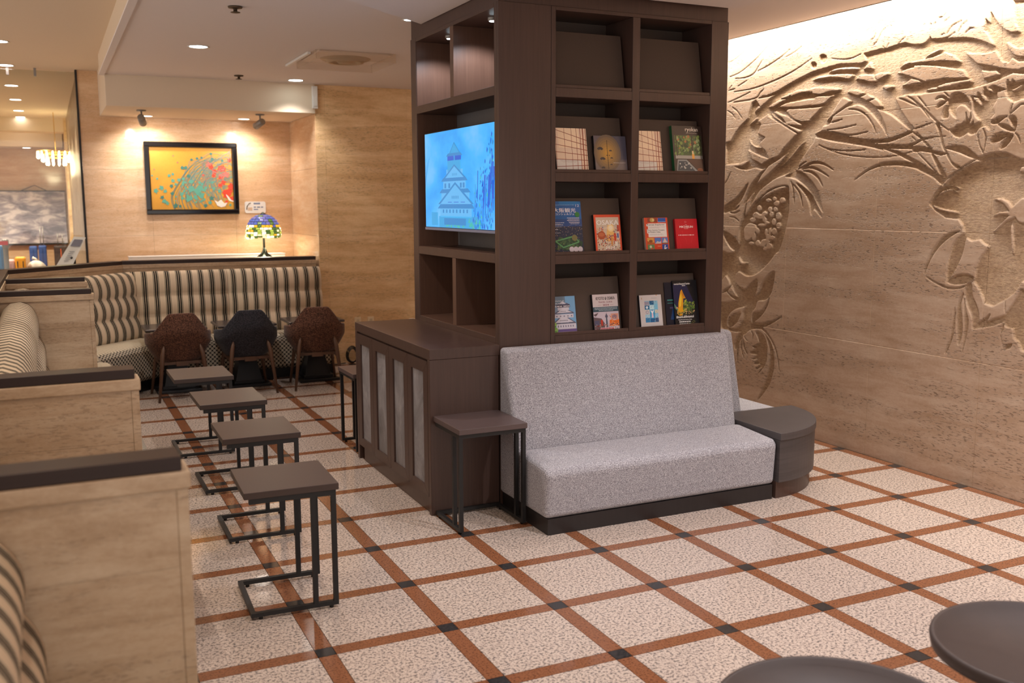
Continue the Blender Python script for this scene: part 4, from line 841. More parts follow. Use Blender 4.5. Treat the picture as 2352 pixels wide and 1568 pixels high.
for u, v, s, m in ((.02,.54,.02,0),(.08,.49,.025,0),(.22,.55,.035,0),(.27,.57,.03,0),(.38,.67,.04,1),(.43,.67,.04,1),(.50,.80,.03,1),(.57,.83,.03,1),(.62,.84,.025,1),(.74,.90,.03,1),(.75,.82,.03,1),(.88,.80,.03,1),(.05,.30,.05,0),(.13,.35,.05,0),(.17,.29,.04,0),(.24,.38,.04,1),(.26,.46,.04,0),(.34,.47,.04,0),(.39,.50,.035,0),(.45,.54,.04,1),(.15,.14,.05,0),(.13,.19,.04,1),(.18,.10,.04,0),(.25,.25,.04,1),(.29,.06,.05,1),(.34,.05,.03,1),(.65,.06,.04,1),(.72,.18,.05,1),(.70,.10,.04,0),(.95,.07,.03,0),(.83,.30,.04,0),(.48,.32,.06,0),(.55,.28,.07,0),(.60,.22,.07,0),(.52,.2,.05,0),(.6,.36,.05,0),(.44,.16,.05,0)): leaf(u, v, s*.86, rnd.random()*6.3, m)
for u, v, s, m in ((.70,.72,.05,4),(.74,.68,.05,3),(.85,.68,.06,3),(.89,.66,.06,3),(.78,.62,.05,3),(.76,.56,.04,3),(.86,.55,.05,4),(.92,.58,.06,4),(.84,.52,.04,3),(.87,.44,.05,3),(.84,.40,.04,3),(.97,.80,.04,3),(.97,.38,.07,3),(.94,.30,.07,3),(.89,.28,.06,3),(.92,.22,.06,3),(.97,.17,.05,3),(.91,.13,.03,3),(.63,.56,.025,3),(.28,.86,.014,4),(.33,.76,.016,4),(.05,.64,.014,4)): leaf(u, v, s, rnd.random()*6.3, m)
ap([(.76,.15),(.80,.12),(.84,.16),(.88,.10),(.92,.11),(.89,.05),(.84,.03),(.79,.06)], 5); ap([(.90,.25),(.93,.22),(.97,.15),(1,.14),(1,.12),(.94,.14)], 5)
for k in range(30):
    u = .62+.36*rnd.random(); v = .35+.5*rnd.random(); stem([(u, v), (u+.06*rnd.random(), v+.12), (u+.2*rnd.random(), v+.16*rnd.random())], rnd.choice((2, 2, 4)), .002)
obj('painted_motif', art, AM, pt)

sg = thing('phone_sign', 'small white rounded wall plate with a telephone symbol, above the lamp', 'sign', (0,0,0))
def rrect(x0, z0, x1, z1, r, n=5):
    out = []
    for cx_, cz_, a0 in ((x1-r, z1-r, 0), (x0+r, z1-r, PI/2), (x0+r, z0+r, PI), (x1-r, z0+r, 1.5*PI)):
        out += [(cx_+r*math.cos(a0+PI/2*k/n), cz_+r*math.sin(a0+PI/2*k/n)) for k in range(n+1)]
    return out
obj('plate', MB().prism(rrect(.666, 1.592, .898, 1.722, .022), 'y', 7.288, 7.2985), M_WHITE, sg)
q = MB(); q.tube([(.685, 7.286, 1.632), (.69, 7.286, 1.668), (.712, 7.286, 1.70), (.73, 7.286, 1.705)], .005, 6)
obj('handset_symbol', q, plain('sign_brown', (110, 84, 50), .5), sg)
q = MB()
for i in range(3):
    for j in range(4): q.box(.70+j*.012, 7.2868, 1.622+i*.012, .709+j*.012, 7.288, 1.631+i*.012)
obj('keypad_symbol', q, plain('sign_tan', (206, 160, 110), .5), sg)
q = MB()
for x, z, w_, h_ in ((.765,1.69,.075,.018),(.765,1.653,.03,.012),(.80,1.653,.04,.012),(.845,1.653,.025,.012),(.765,1.628,.05,.012)):
    k = int(w_/.012)
    for i in range(k): q.box(x+i*.012, 7.2868, z, x+i*.012+.009, 7.288, z+h_)
obj('sign_lettering', q, plain('sign_blue', (70, 96, 140), .5), sg)

# ---- aimed spotlights on the niche soffit
def spot_lamp(label, x, y, tx, tz):
    r = thing('spotlight', label, 'spotlight', (x, y, 2.61))
    obj('ceiling_plate', MB().lathe([(0, 0), (.045, 0), (.045, -.012), (.0, -.016)], (0,0,0), 20), M_GREYM, r)
    obj('stem', MB().tube([(0,0,-.01), (0,0,-.075)], .008, 8), M_GREYM, r)
    d = Vector((tx-x, 7.3-y, tz-2.50)).normalized(); a = Vector((0, 0, -.09))-d*.05; b = Vector((0,0,-.09))+d*.09
    obj('lamp_head', MB().tube([a, a+d*.004, b-d*.004, b], [.026, .034, .036, .034], 18), M_GREYM, r)
spot_lamp('small grey ceiling spotlight aimed at the painting from the left', -.45, 6.42, -.25, 2.15)
spot_lamp('small grey ceiling spotlight near the right end of the niche', .70, 6.42, .35, 2.2)

def recessed(label, x, y, z, r_=.062, e=16, col=(255, 244, 225), group=None, name='downlight'):
    r = thing(name, label, 'downlight', (x, y, z), 0, group)
    obj('trim_ring', MB().lathe([(r_, .0), (r_+.014, -.001), (r_+.014, -.005), (r_, -.004), (r_-.004, -.0005)], (0,0,0), 28), M_WHITE, r)
    obj('lens', MB().lathe([(0, -.003), (r_-.001, -.002)], (0,0,0), 28), emit('lens_%d_%d' % (e, col[2]), col, e), r)
recessed('round lit downlight in the recessed ceiling, left of the air conditioner', -.21, 4.1, 2.9, .07, 14, (235, 250, 250))
recessed('round lit downlight in the recessed ceiling, close to the back soffit', .95, 5.85, 2.9, .07, 14, (235, 250, 250))
recessed('lit niche downlight just beside the left spotlight', -.345, 7.08, 2.61, .06, 10)
recessed('lit niche downlight left of the right spotlight', .65, 7.05, 2.61, .06, 10)
recessed('tiny lit downlight at the back edge of the bookcase top', .905, 2.38, 2.9, .035, 14, (225, 245, 255))
names = ['nearest downlight of the long row over the walkway at far left', 'second downlight of the long row, just before the glass', 'third downlight of the long row, first one behind the glass', 'fourth downlight of the long row behind the glass', 'fifth downlight of the long row behind the glass', 'sixth downlight of the long row behind the glass', 'seventh downlight of the long row behind the glass']
for (y, lab) in zip((5.63, 7.21, 9.04, 10.72, 12.4, 14.11-.56, 14.9), names):
    recessed(lab, -1.63, y, 3.07, .07, 14, (255, 240, 235), 'row of downlights on the high ceiling')
recessed('farthest downlight, under the lower ceiling near the cloud picture', -1.6, 15.6, 2.70, .07, 14, (255, 240, 235))

# ---- air conditioner, sprinklers, wall sensor, outlets, cable
ac = thing('ceiling_air_conditioner', 'square ceiling air conditioner with round diffuser and clear deflector', 'air conditioner', (.97, 4.15, 2.9), .0)
M_AC = plain('ac_panel', (230, 212, 198), .5)
obj('panel', B(-.30, -.30, -.018, .30, .30, 0), M_AC, ac, bevel=.006)
obj('diffuser', MB().lathe([(.0, -.05), (.06, -.052), (.07, -.04), (.10, -.035), (.11, -.05), (.15, -.05), (.16, -.03), (.19, -.03), (.21, -.018)], (0,0,0), 36), plain('ac_diffuser', (176, 148, 116), .5), ac)
_t = NT('clear_plastic'); _t.m.node_tree.nodes.clear(); _nt = _t.m.node_tree
_o = _nt.nodes.new('ShaderNodeOutputMaterial'); _x = _nt.nodes.new('ShaderNodeMixShader'); _x.inputs[0].default_value = .12
_a = _nt.nodes.new('ShaderNodeBsdfTransparent'); _a.inputs[0].default_value = (.95, .93, .9, 1); _g = _nt.nodes.new('ShaderNodeBsdfDiffuse'); _g.inputs[0].default_value = lin(220, 200, 180)
_nt.links.new(_a.outputs[0], _x.inputs[1]); _nt.links.new(_g.outputs[0], _x.inputs[2]); _nt.links.new(_x.outputs[0], _o.inputs[0]); M_CLEAR = _t.m
for a in ((-.33,-.33,-.075,.33,-.325,-.005), (-.33,.325,-.075,.33,.33,-.005), (-.33,-.325,-.075,-.325,.325,-.005), (.325,-.325,-.075,.33,.325,-.005)):
    obj('deflector', B(*a), M_CLEAR, ac)
obj('bracket_rail', B(-.36, -.18, -.022, -.335, .62, -.004), M_WHITE, ac)
def sprinkler(label, x, y):
    r = thing('sprinkler', label, 'sprinkler', (x, y, 2.9), 0, 'dark ceiling sprinklers')
    obj('escutcheon', MB().lathe([(.02, 0), (.045, -.002), (.042, -.010), (.015, -.014)], (0,0,0), 20), plain('sprinkler_bronze', (92, 76, 58), .4, metal=.5), r)
    q = MB().lathe([(.012, -.012), (.012, -.03), (.03, -.034), (.03, -.037), (0, -.04)], (0,0,0), 16)
    obj('head', q, plain('sprinkler_bronze', (92, 76, 58), .4, metal=.5), r)
sprinkler('dark ceiling sprinkler near the top edge of the picture', -.218, 2.413)
sprinkler('dark ceiling sprinkler between the two recessed-ceiling downlights', .374, 5.70)
r = thing('wall_sensor', 'white upright box high on the pier beside the soffit end', 'sensor', (0,0,0))
obj('housing', B(1.165, 6.07, 2.655, 1.222, 6.1, 2.88), M_WHITE, r, bevel=.005); obj('cover', B(1.172, 6.062, 2.68, 1.215, 6.07, 2.78), M_WHITE, r, bevel=.002)
for x, lab in ((1.595, 'left of two cream wall outlets beyond the cabinet'), (1.74, 'right of two cream wall outlets beyond the cabinet')):
    r = thing('wall_outlet', lab, 'outlet', (x, 6.119, .43), 0, 'cream wall outlets')
    obj('plate', B(-.035, -.008, -.058, .035, 0, .058), plain('outlet_cream', (226, 206, 170), .4), r, bevel=.003)
    obj('socket', B(-.015, -.0105, -.035, .015, -.008, .035), plain('outlet_inner', (200, 180, 148), .4), r)
q = MB()
for k in range(4):
    q.tube([(1.50+.004*k+(.045+.007*k)*math.cos(a), 6.02+.02*k+.012*math.sin(2*a), .095+(.07+.007*k)*math.sin(a)) for a in np.linspace(0, 2*PI, 24)], .0045, 6)
q.tube([(1.43, 6.05, .012), (1.25, 6.0, .008), (1.1, 6.03, .008)], .006, 6); q.tube([(1.56, 6.05, .10), (1.60, 6.10, .25), (1.597, 6.10, .40)], .005, 6)
tag(obj('power_cable', q, plain('cable_black', (34, 32, 30), .5)), 'coil of black cable on the floor by the pier, below the left outlet', 'cable')
r = thing('plug_box', 'small white rounded object on the wall just behind the bookcase edge', 'box', (2.2, 6.09, .415))
obj('cover', MB().lathe([(0, .03), (.03, .028), (.05, .012), (.052, -.01), (.0, -.01)], (0,0,0), 20), M_WHITE, r)
obj('back_plate', B(-.03, .0, -.03, .03, .03, .0), M_WHITE, r)

# ================================================================== THINGS BEYOND THE GLASS
cp = thing('cloud_picture', 'wide grey and white cloud picture hanging on the far wall', 'picture', (0,0,0))
_t = NT('cloud_print'); _n = _t.noise(_t.coord((3.4, 3.4, 9), loc=(2, 0, 1)), 1.0, 6, .6, .5); _n2 = _t.noise(_t.coord((1.6, 1.6, 2.4), loc=(9, 1, 4)), 1.0, 3)
_t.set(_t.mix(_t.ramp(_n2, [(.6, 0.0), (.75, .45)]), _t.ramp(_n, [(.36, lin(128, 126, 142)), (.5, lin(178, 172, 184)), (.62, lin(234, 228, 232))]), lin(206, 178, 120)), .6)
obj('canvas', B(-3.4, 15.93, 1.0, -1.03, 15.995, 1.94), _t.m, cp)
obj('bottom_batten', B(-3.42, 15.92, .97, -1.02, 15.995, 1.0), M_BLACK, cp)
obj('top_batten', B(-3.42, 15.92, 1.94, -1.02, 15.995, 1.955), M_BLACK, cp)
obj('hanging_cord', MB().tube([(-1.75, 15.96, 1.95), (-1.52, 15.96, 2.05), (-1.32, 15.96, 1.95)], .006, 6), M_BLACK, cp)

ch = thing('chandelier', 'glowing gold and crystal chandelier at the right of the far hall', 'chandelier', (-1.17, 12.5, 2.43))
q = MB()
for i in range(3):
    n = 18-4*i
    for j in range(n):
        a = 2*PI*j/n; rr_ = .25-.06*i; q.tube([(rr_*math.cos(a), rr_*math.sin(a), .06-.05*i), (rr_*math.cos(a), rr_*math.sin(a), -.03-.05*i), (rr_*math.cos(a), rr_*math.sin(a), -.05-.05*i)], [.010, .019, .003], 6)
o = obj('crystals', q, emit('crystal_glow', (255, 236, 190), 11), ch); o['kind'] = 'stuff'
q = MB()
for rr_, z in ((.255, .065), (.195, .02), (.135, -.03)): q.tube([(rr_*math.cos(a), rr_*math.sin(a), z) for a in np.linspace(0, 2*PI, 33)], .008, 6)
obj('gold_frame', q, plain('gold_metal', (206, 160, 70), .3, metal=.8), ch)
obj('stem', MB().tube([(0,0,0), (0,0,.64)], .005, 8), plain('gold_metal', (206, 160, 70), .3, metal=.8), ch)

r = thing('luggage_bench', 'red-brown low bench carrying suitcases in front of the far wall', 'bench', (0,0,0))
obj('bench_top', B(-2.6, 14.6, .54, -1.05, 15.7, .58), plain('red_carpet', (150, 70, 54), .8), r)
for x in (-2.55, -1.1):
    for y in (14.65, 15.6): obj('leg', B(x-.04, y-.04, 0, x+.04, y+.04, .54), M_BLACK, r)
def suitcase(label, x, y, z, w_, h_, d_, rgb, handle=.3, trim_=(30, 30, 34), ribs=3):
    r = thing('suitcase', label, 'suitcase', (x, y, z), 0, 'luggage beyond the glass')
    m = plain('case_%d_%d_%d' % rgb, rgb, .4)
    obj('shell', B(-w_/2, -d_/2, .04, w_/2, d_/2, h_), m, r, bevel=.025, seg=3)
    q = MB()
    for k in range(ribs):
        x_ = -w_/2+w_*(k+.5)/ribs; q.box(x_-.006, -d_/2-.006, .09, x_+.006, -d_/2+.002, h_-.05)
    obj('ribs', q, plain('case_trim_%d_%d_%d' % trim_, trim_, .5), r)
    for a in (-1, 1): obj('wheel', MB().tube([(a*w_*.35-.012, -d_/2+.04, .022), (a*w_*.35+.012, -d_/2+.04, .022)], .022, 12), M_BLACK, r)
    if handle: obj('pull_handle', MB().tube([(-w_*.18, 0, h_-.01), (-w_*.18, 0, h_+handle), (w_*.18, 0, h_+handle), (w_*.18, 0, h_-.01)], .008, 6), M_GREYM, r)
suitcase('left of the two upright blue suitcases below the cloud picture', -1.60, 15.1, .58, .13, .40, .3, (52, 84, 150), 0, (36, 58, 112), 1)
suitcase('right one of the blue suitcase pair, with its handle pulled out', -1.455, 15.1, .58, .13, .41, .3, (48, 78, 142), .33, (34, 54, 104), 1)
suitcase('upright black suitcase with an orange stripe at the right', -1.165, 15.1, .58, .22, .40, .3, (60, 46, 44), .22, (226, 108, 60), 1)
suitcase('bright orange-yellow suitcase standing left, close to the stanchion', -1.69, 9.9, .82, .125, .22, .2, (240, 160, 34), 0, (50, 44, 40), 2)
suitcase('pale pink ribbed suitcase next to the stanchion', -1.80, 9.9, .82, .09, .19, .18, (214, 172, 170), .0, (190, 150, 150), 3)
suitcase('teal blue suitcase at the left edge behind the stanchion', -1.93, 10.3, .82, .09, .36, .2, (40, 96, 140), .0, (30, 70, 110), 2)
r = thing('display_table', 'plain low table carrying the orange and pink suitcases', 'table', (0,0,0))
obj('table_top', B(-2.4, 9.6, .78, -1.35, 10.6, .82), M_WALNUT, r)
for x in (-2.35, -1.4):
    for y in (9.65, 10.55): obj('leg', B(x-.03, y-.03, 0, x+.03, y+.03, .78), M_WALNUT, r)
r = thing('cloth_bag', 'white crumpled bag lying beside the orange suitcase', 'bag', (-1.52, 9.95, .82))
def bagf(u, v):
    a = 2*PI*u; b = (v-.5)*PI; k = 1+.18*math.sin(5*a)*math.cos(b)+.1*math.sin(9*a+3*b)
    return (.09*k*math.cos(a)*math.cos(b)+.03*(1-v), .08*k*math.sin(a)*math.cos(b), .085+.085*math.sin(b)*(1 if b > 0 else .98))
obj('bag_body', MB().grid(bagf, 24, 12), plain('bag_white', (226, 214, 200), .8), r)
obj('bag_knot', MB().tube([(.02, 0, .16), (.0, 0, .19), (-.03, .01, .20)], [.02, .012, .02], 8), plain('bag_white', (226, 214, 200), .8), r)
r = thing('belt_stanchion', 'steel queue post with a red belt at the left edge', 'stanchion', (-1.825, 9.3, 0))
obj('post', MB().lathe([(0, 0), (.16, 0), (.16, .02), (.04, .04), (.028, .05), (.028, 1.18)], (0,0,0), 20), M_GREYM, r)
obj('belt_head', MB().lathe([(.028, 1.18), (.038, 1.185), (.038, 1.27), (.03, 1.285), (0, 1.285)], (0,0,0), 18), M_GREYM, r)
obj('red_belt', B(-1.4, -.044, 1.215, .03, -.038, 1.262), plain('belt_red', (214, 40, 44), .6), r)
r = thing('notice_stand', 'white slanted notice panel leaning up behind the low wall', 'notice', (-1.215, 6.84, 0))
q = MB().add([(-.10,0,1.06),(.055,0,1.06),(.21,.10,1.36),(.10,.10,1.37)], [(0,1,2,3)])
o = obj('notice_panel', q, plain('notice_white', (208, 208, 202), .5), r); s_ = o.modifiers.new('t', 'SOLIDIFY'); s_.thickness = .012
def np_(u, v, d=.002): # point on the panel
    a = Vector((-.10,0,1.06)).lerp(Vector((.055,0,1.06)), u); b = Vector((.10,.10,1.37)).lerp(Vector((.21,.10,1.36)), u); p = a.lerp(b, v); return (p.x, p.y-.008-d, p.z)
q = MB()
q.add([np_(.15,.70), np_(.85,.70), np_(.85,.92), np_(.15,.92)], [(0,1,2,3)], 0)
for k in range(6): q.add([np_(.3,.22+.06*k), np_(.6+.03*(k % 3),.22+.06*k), np_(.6+.03*(k % 3),.245+.06*k), np_(.3,.245+.06*k)], [(0,1,2,3)], 1)
obj('notice_print', q, [plain('notice_photo', (112, 112, 124), .5), plain('notice_text', (150, 150, 152), .5)], r)
obj('stand_post', MB().tube([(.09, .12, 0), (.09, .12, 1.14), (.06, .03, 1.16)], .014, 8), M_BLACK, r)
obj('stand_foot', MB().lathe([(0, 0), (.14, 0), (.14, .015), (.02, .03)], (.09, .12, 0), 20), M_BLACK, r)
# ================================================================== BOOKS AND BROCHURES
TXT = {}
def text_mesh(s):
    if s in TXT: return TXT[s]
    c = bpy.data.curves.new('lettering', 'FONT'); c.body = s; c.size = 1; c.resolution_u = 2
    o = bpy.data.objects.new('lettering', c); COL.objects.link(o)
    dg = bpy.context.evaluated_depsgraph_get(); me = bpy.data.meshes.new_from_object(o.evaluated_get(dg))
    v = [tuple(p.co) for p in me.vertices]; f = [tuple(p.vertices) for p in me.polygons]
    bpy.data.objects.remove(o); bpy.data.curves.remove(c); bpy.data.meshes.remove(me)
    TXT[s] = (v, f); return TXT[s]
PM = {}
def pmat(rgb):
    if rgb not in PM: PM[rgb] = plain('print_%d_%d_%d' % rgb, rgb, .28, .4, var=0)
    return PM[rgb]
class Cover:
    def __init__(s, w_, h_, t_): s.w, s.h, s.t = w_, h_, t_; s.mb = MB(); s.mats = []; s.lay = 0
    def mi(s, rgb):
        m = pmat(rgb)
        if m not in s.mats: s.mats.append(m)
        return s.mats.index(m)
    def poly(s, rgb, pts):
        s.lay += 1; y = -s.t-.0003-.000004*s.lay
        s.mb.add([(u*s.w, y, v*s.h) for u, v in pts], [tuple(range(len(pts)))], s.mi(rgb)); return s
    def rect(s, rgb, a, b, c, d): return s.poly(rgb, [(a,b),(c,b),(c,d),(a,d)])
    def circ(s, rgb, u, v, r, n=20, k=1): return s.poly(rgb, [(u+r*math.cos(2*PI*i/n), v+k*r*s.w/s.h*math.sin(2*PI*i/n)) for i in range(n)])
    def text(s, rgb, body, u, v, width, height=None, bold=0, align='l'):
        vs_, fs = text_mesh(body)
        x0 = min(p[0] for p in vs_); x1 = max(p[0] for p in vs_); z0 = min(p[1] for p in vs_); z1 = max(p[1] for p in vs_)
        sx = width*s.w/(x1-x0); sz = sx if height is None else height*s.h/(z1-z0)
        if align == 'c': u -= width/2
        for k in range(1+bold):
            s.lay += 1; y = -s.t-.0003-.000004*s.lay
            s.mb.add([(u*s.w+(p[0]-x0)*sx+k*.0006, y, v*s.h+(p[1]-z0)*sz) for p in vs_], fs, s.mi(rgb))
        return s
def dashes(c, rgb, u0, u1, v, hh, seed, gap=.012):
    rr = random.Random(seed); u = u0
    while u < u1-.01:
        L = min(u1-u, .02+.06*rr.random()); c.rect(rgb, u, v, u+L, v+hh); u += L+gap
    return c
def book(name, label, x, row, w_, h_, t_, cover_rgb, spine_rgb, draw, group='books on the brochure shelves', pages=True, cat='book', dz=0, back=0):
    h_ *= .958
    r = thing(name, label, cat, (x, .9035+back, SHELF_Z[row]+.0005+dz), 0, group)
    r.rotation_euler = (math.radians(-10), 0, 0)
    c = min(.002, t_*.3)
    q = MB().box(0, -t_, 0, w_, -t_+c, h_).box(0, -c, 0, w_, 0, h_)
    obj('cover', q, pmat(cover_rgb), r)
    obj('spine', B(-.0006, -t_, 0, c, 0, h_), pmat(spine_rgb), r)
    if pages: obj('pages', B(c+.0005, -t_+c, .002, w_-.002, -c, h_-.002), plain('paper', (226, 220, 208), .8), r)
    cv = Cover(w_, h_, t_); draw(cv)
    obj('cover_print', cv.mb, cv.mats, r)
    return r
def shoji(c):
    c.rect((238, 214, 190), 0, 0, 1, 1); c.rect((250, 226, 196), .1, .55, .75, 1); c.rect((228, 222, 216), 0, 0, .8, .28)
    br = (150, 72, 46)
    for u, w_ in ((.01,.010),(.28,.012),(.50,.012),(.66,.014),(.78,.018),(.86,.03),(.95,.016)):
        c.poly(br, [(u, 0), (u+w_, 0), (u+w_+.02, 1), (u+.02, 1)])
    for k in range(6):
        v = .96-.17*k; c.poly(br, [(0, v), (1, v-.24+.055*k), (1, v-.225+.055*k), (0, v+.012)])
    c.text((176, 160, 150), 'THE RYOKAN COLLECTION', .12, .235, .56); c.text((190, 176, 166), 'LUXURY JAPANESE INNS', .2, .205, .42)
def fan(c):
    c.rect((104, 96, 104), 0, 0, 1, 1); c.rect((124, 112, 112), .02, .02, .98, .30); c.rect((84, 82, 98), .55, .35, 1, 1)
    for k in range(7):
        c.circ((118+14*k, 100+9*k, 84-2*k), .40, .52, .42-.055*k, 24, 1.2)
    c.rect((60, 48, 42), .395, .08, .41, .88)
    for u, v, s_ in ((.18,.60,.11),(.24,.33,.10),(.50,.58,.055),(.52,.38,.05),(.24,.10,.07),(.50,.20,.045)):
        pts = [(u+s_*.35*math.cos(a), v+s_*.35*math.sin(a)-.02) for a in np.linspace(.5, PI-.5, 5)]+[(u+s_*math.cos(a), v+s_*math.sin(a)-.02) for a in np.linspace(PI-.45, .45, 10)]
        c.poly((66, 60, 62), pts)
    c.circ((50, 40, 36), .38, .46, .015); c.circ((50, 40, 36), .45, .46, .015)
    c.text((226, 220, 214), 'THE RYOKAN COLLECTION', .56, .245, .38)
def garden(c):
    c.rect((52, 40, 36), 0, 0, 1, 1); rr = random.Random(2)
    c.rect((74, 96, 54), .06, .36, .95, .80)
    for k in range(150):
        u = .08+.84*rr.random(); v = .40+.38*rr.random(); g = rr.choice(((96, 136, 66), (60, 92, 46), (128, 152, 80), (176, 120, 70), (44, 66, 40), (150, 170, 120)))
        c.circ(g, u, v, .02+.03*rr.random(), 7)
    c.rect((168, 168, 164), .06, .30, .95, .37); c.rect((58, 44, 40), .62, .30, .66, .82); c.rect((58, 44, 40), .10, .36, .13, .80); c.rect((58, 44, 40), .90, .30, .93, .80)
    c.poly((150, 156, 160), [(.06, .03), (.12, .28), (.42, .28), (.80, .02)]); c.poly((64, 74, 84), [(.10, .05), (.15, .25), (.40, .25), (.68, .04)])
    for k in range(14): c.circ((196, 200, 200), .15+.4*rr.random(), .07+.15*rr.random(), .012+.02*rr.random(), 6)
    c.poly((86, 60, 50), [(.45, .28), (.95, .30), (.95, .02), (.82, .02)])
    c.rect((236, 170, 70), .61, .30, .69, .40); c.rect((240, 214, 160), .62, .40, .67, .47); c.circ((140, 86, 60), .85, .06, .10, 14, .6)
    c.text((226, 216, 206), 'ryokan', .44, .862, .42, None, 2); c.text((206, 196, 186), 'Gems From Around Japan', .46, .835, .38)
def magazine(c):
    c.rect((30, 44, 74), 0, 0, 1, 1); c.rect((22, 96, 168), 0, .62, 1, 1); c.rect((30, 74, 138), 0, .52, 1, .66); c.rect((22, 120, 190), .3, .93, 1, 1)
    rr = random.Random(4)
    for k in range(420):
        u = rr.random(); v = .02+.52*rr.random(); g = rr.choice(((120, 116, 130), (86, 84, 108), (160, 130, 112), (60, 62, 92), (206, 176, 130), (52, 52, 70)))
        c.rect(g, u*.985, v, u*.985+.012, v+.006+.008*rr.random())
    c.poly((40, 74, 56), [(.05, .22), (.55, .34), (.98, .22), (.9, .08), (.35, .06)])
    for k in range(90): c.circ(rr.choice(((52, 88, 60), (70, 100, 66), (34, 58, 48), (90, 110, 72))), .1+.8*rr.random(), .08+.22*rr.random(), .02+.02*rr.random(), 6)
    g = (92, 156, 104)
    for a, b in (((.10,.24),(.70,.33)), ((.70,.33),(.86,.22)), ((.86,.22),(.34,.12)), ((.34,.12),(.10,.24))):
        dx, dz = b[0]-a[0], b[1]-a[1]; L = math.hypot(dx, dz); nx, nz = -dz/L*.018, dx/L*.012
        c.poly(g, [(a[0]+nx, a[1]+nz), (a[0]-nx, a[1]-nz), (b[0]-nx, b[1]-nz), (b[0]+nx, b[1]+nz)])
    c.circ((120, 116, 76), .72, .30, .09, 18); c.circ((46, 128, 60), .86, .745, .075, 22)
    c.text((236, 240, 246), '大阪観光', .10, .785, .72, .085, 2); c.text((232, 238, 246), 'コンシェルジュ', .16, .735, .60, .04, 1)
    c.text((214, 226, 240), '12', .83, .895, .11, .045); dashes(c, (150, 190, 220), .12, .78, .925, .007, 1)
    for k, (a, b, v) in enumerate(((.52,.92,.675),(.56,.92,.655),(.52,.92,.63),(.56,.92,.61),(.58,.92,.585),(.62,.92,.565),(.04,.42,.585),(.04,.30,.56),(.04,.38,.545),(.04,.34,.51),(.04,.22,.455),(.04,.28,.395))): dashes(c, (206, 208, 220), a, b, v, .011 if k % 2 == 0 else .006, k, .006)
    for u in (.60, .74, .88): c.circ((214, 204, 214), u, .082, .078, 22)
    c.rect((214, 206, 70), .84, .0, .98, .02)
def osaka(c):
    c.rect((222, 78, 44), 0, 0, 1, 1); c.rect((214, 196, 176), .07, .05, .94, .93); rr = random.Random(8)
    c.poly((240, 196, 120), [(.40, .30), (.50, .72), (.72, .76), (.80, .30)])
    c.circ((250, 226, 170), .62, .64, .12, 18); c.circ((255, 244, 214), .62, .65, .07, 16)
    for k in range(260):
        u = .07+.86*rr.random(); v = .05+.5*rr.random()*(1.2 if u < .35 or u > .7 else .8)
        g = rr.choice(((204, 92, 52), (150, 72, 50), (226, 150, 96), (96, 60, 60), (238, 200, 160), (90, 96, 140), (190, 60, 44), (216, 130, 70)))
        c.rect(g, min(u, .91), v, min(u+.03, .935), v+.012+.03*rr.random())
    c.circ((176, 84, 52), .25, .45, .15, 20, .9); c.circ((198, 110, 72), .25, .47, .11, 20, .6)
    for u, v, a, b, g in ((.72,.30,.80,.50,(206, 66, 44)),(.82,.34,.92,.55,(220, 200, 190)),(.84,.38,.90,.50,(72, 98, 160)),(.86,.55,.93,.72,(190, 70, 50)),(.74,.16,.84,.28,(236, 226, 214)),(.60,.20,.66,.42,(220, 150, 80))): c.rect(g, u, v, a, b)
    c.text((248, 244, 240), 'OSAKA', .085, .725, .83, .13, 3); c.text((250, 232, 210), 'TRAVEL GUIDE', .20, .62, .66, .045); c.text((250, 246, 240), '2024', .36, .085, .36, .075, 3)
def kansai(c):
    o_ = (216, 76, 40); c.rect(o_, 0, 0, 1, 1); c.rect((238, 236, 236), .14, .42, .93, .83)
    c.rect((150, 70, 50), .14, .86, .55, .99); c.circ((196, 168, 96), .34, .93, .10, 16, .8); c.circ((226, 206, 150), .38, .93, .05, 12); c.rect((40, 92, 186), .58, .86, .92, .99); c.rect((140, 176, 226), .58, .86, .92, .885)
    for a, b, d_, e_, g in ((.07,.22,.36,.40,(216, 160, 84)),(.39,.22,.66,.40,(88, 128, 204)),(.69,.22,.95,.40,(96, 130, 200)),(.07,.02,.36,.20,(110, 140, 90)),(.39,.02,.66,.20,(216, 72, 40)),(.69,.02,.95,.20,(44, 80, 160))): c.rect(g, a, b, d_, e_)
    c.poly((176, 98, 44), [(.07,.30),(.36,.25),(.36,.22),(.07,.22)]); c.circ((140, 80, 40), .22, .30, .08, 12, .6); c.poly((206, 196, 200), [(.39,.22),(.50,.30),(.58,.27),(.66,.30),(.66,.22)]); c.poly((214, 196, 196), [(.72,.24),(.82,.39),(.94,.24)]); c.rect((70, 80, 60), .69, .22, .95, .245)
    c.poly((232, 232, 240), [(.76,.02),(.80,.17),(.84,.17),(.82,.09),(.92,.11),(.85,.06),(.9,.02)]); c.circ((206, 100, 70), .25, .06, .06, 10); c.circ((206, 214, 190), .2, .13, .05, 10); dashes(c, (240, 200, 180), .5, .64, .14, .012, 3); c.rect((236, 170, 160), .39, .035, .66, .05)
    c.rect((238, 236, 236), .08, .745, .9, .81); c.rect((238, 236, 236), .09, .53, .9, .655)
    c.text((84, 60, 58), 'Kansai Explorer', .12, .755, .74, .06, 1); dashes(c, (196, 180, 180), .20, .88, .715, .01, 5); dashes(c, (196, 180, 180), .20, .62, .685, .01, 6)
    c.text((70, 64, 72), 'From Ancient Temples', .12, .60, .72, .045, 1); c.text((70, 64, 72), 'to Modern Cities', .12, .55, .54, .042, 1); dashes(c, (190, 180, 190), .20, .75, .505, .01, 7); dashes(c, (190, 180, 190), .20, .80, .475, .01, 8)
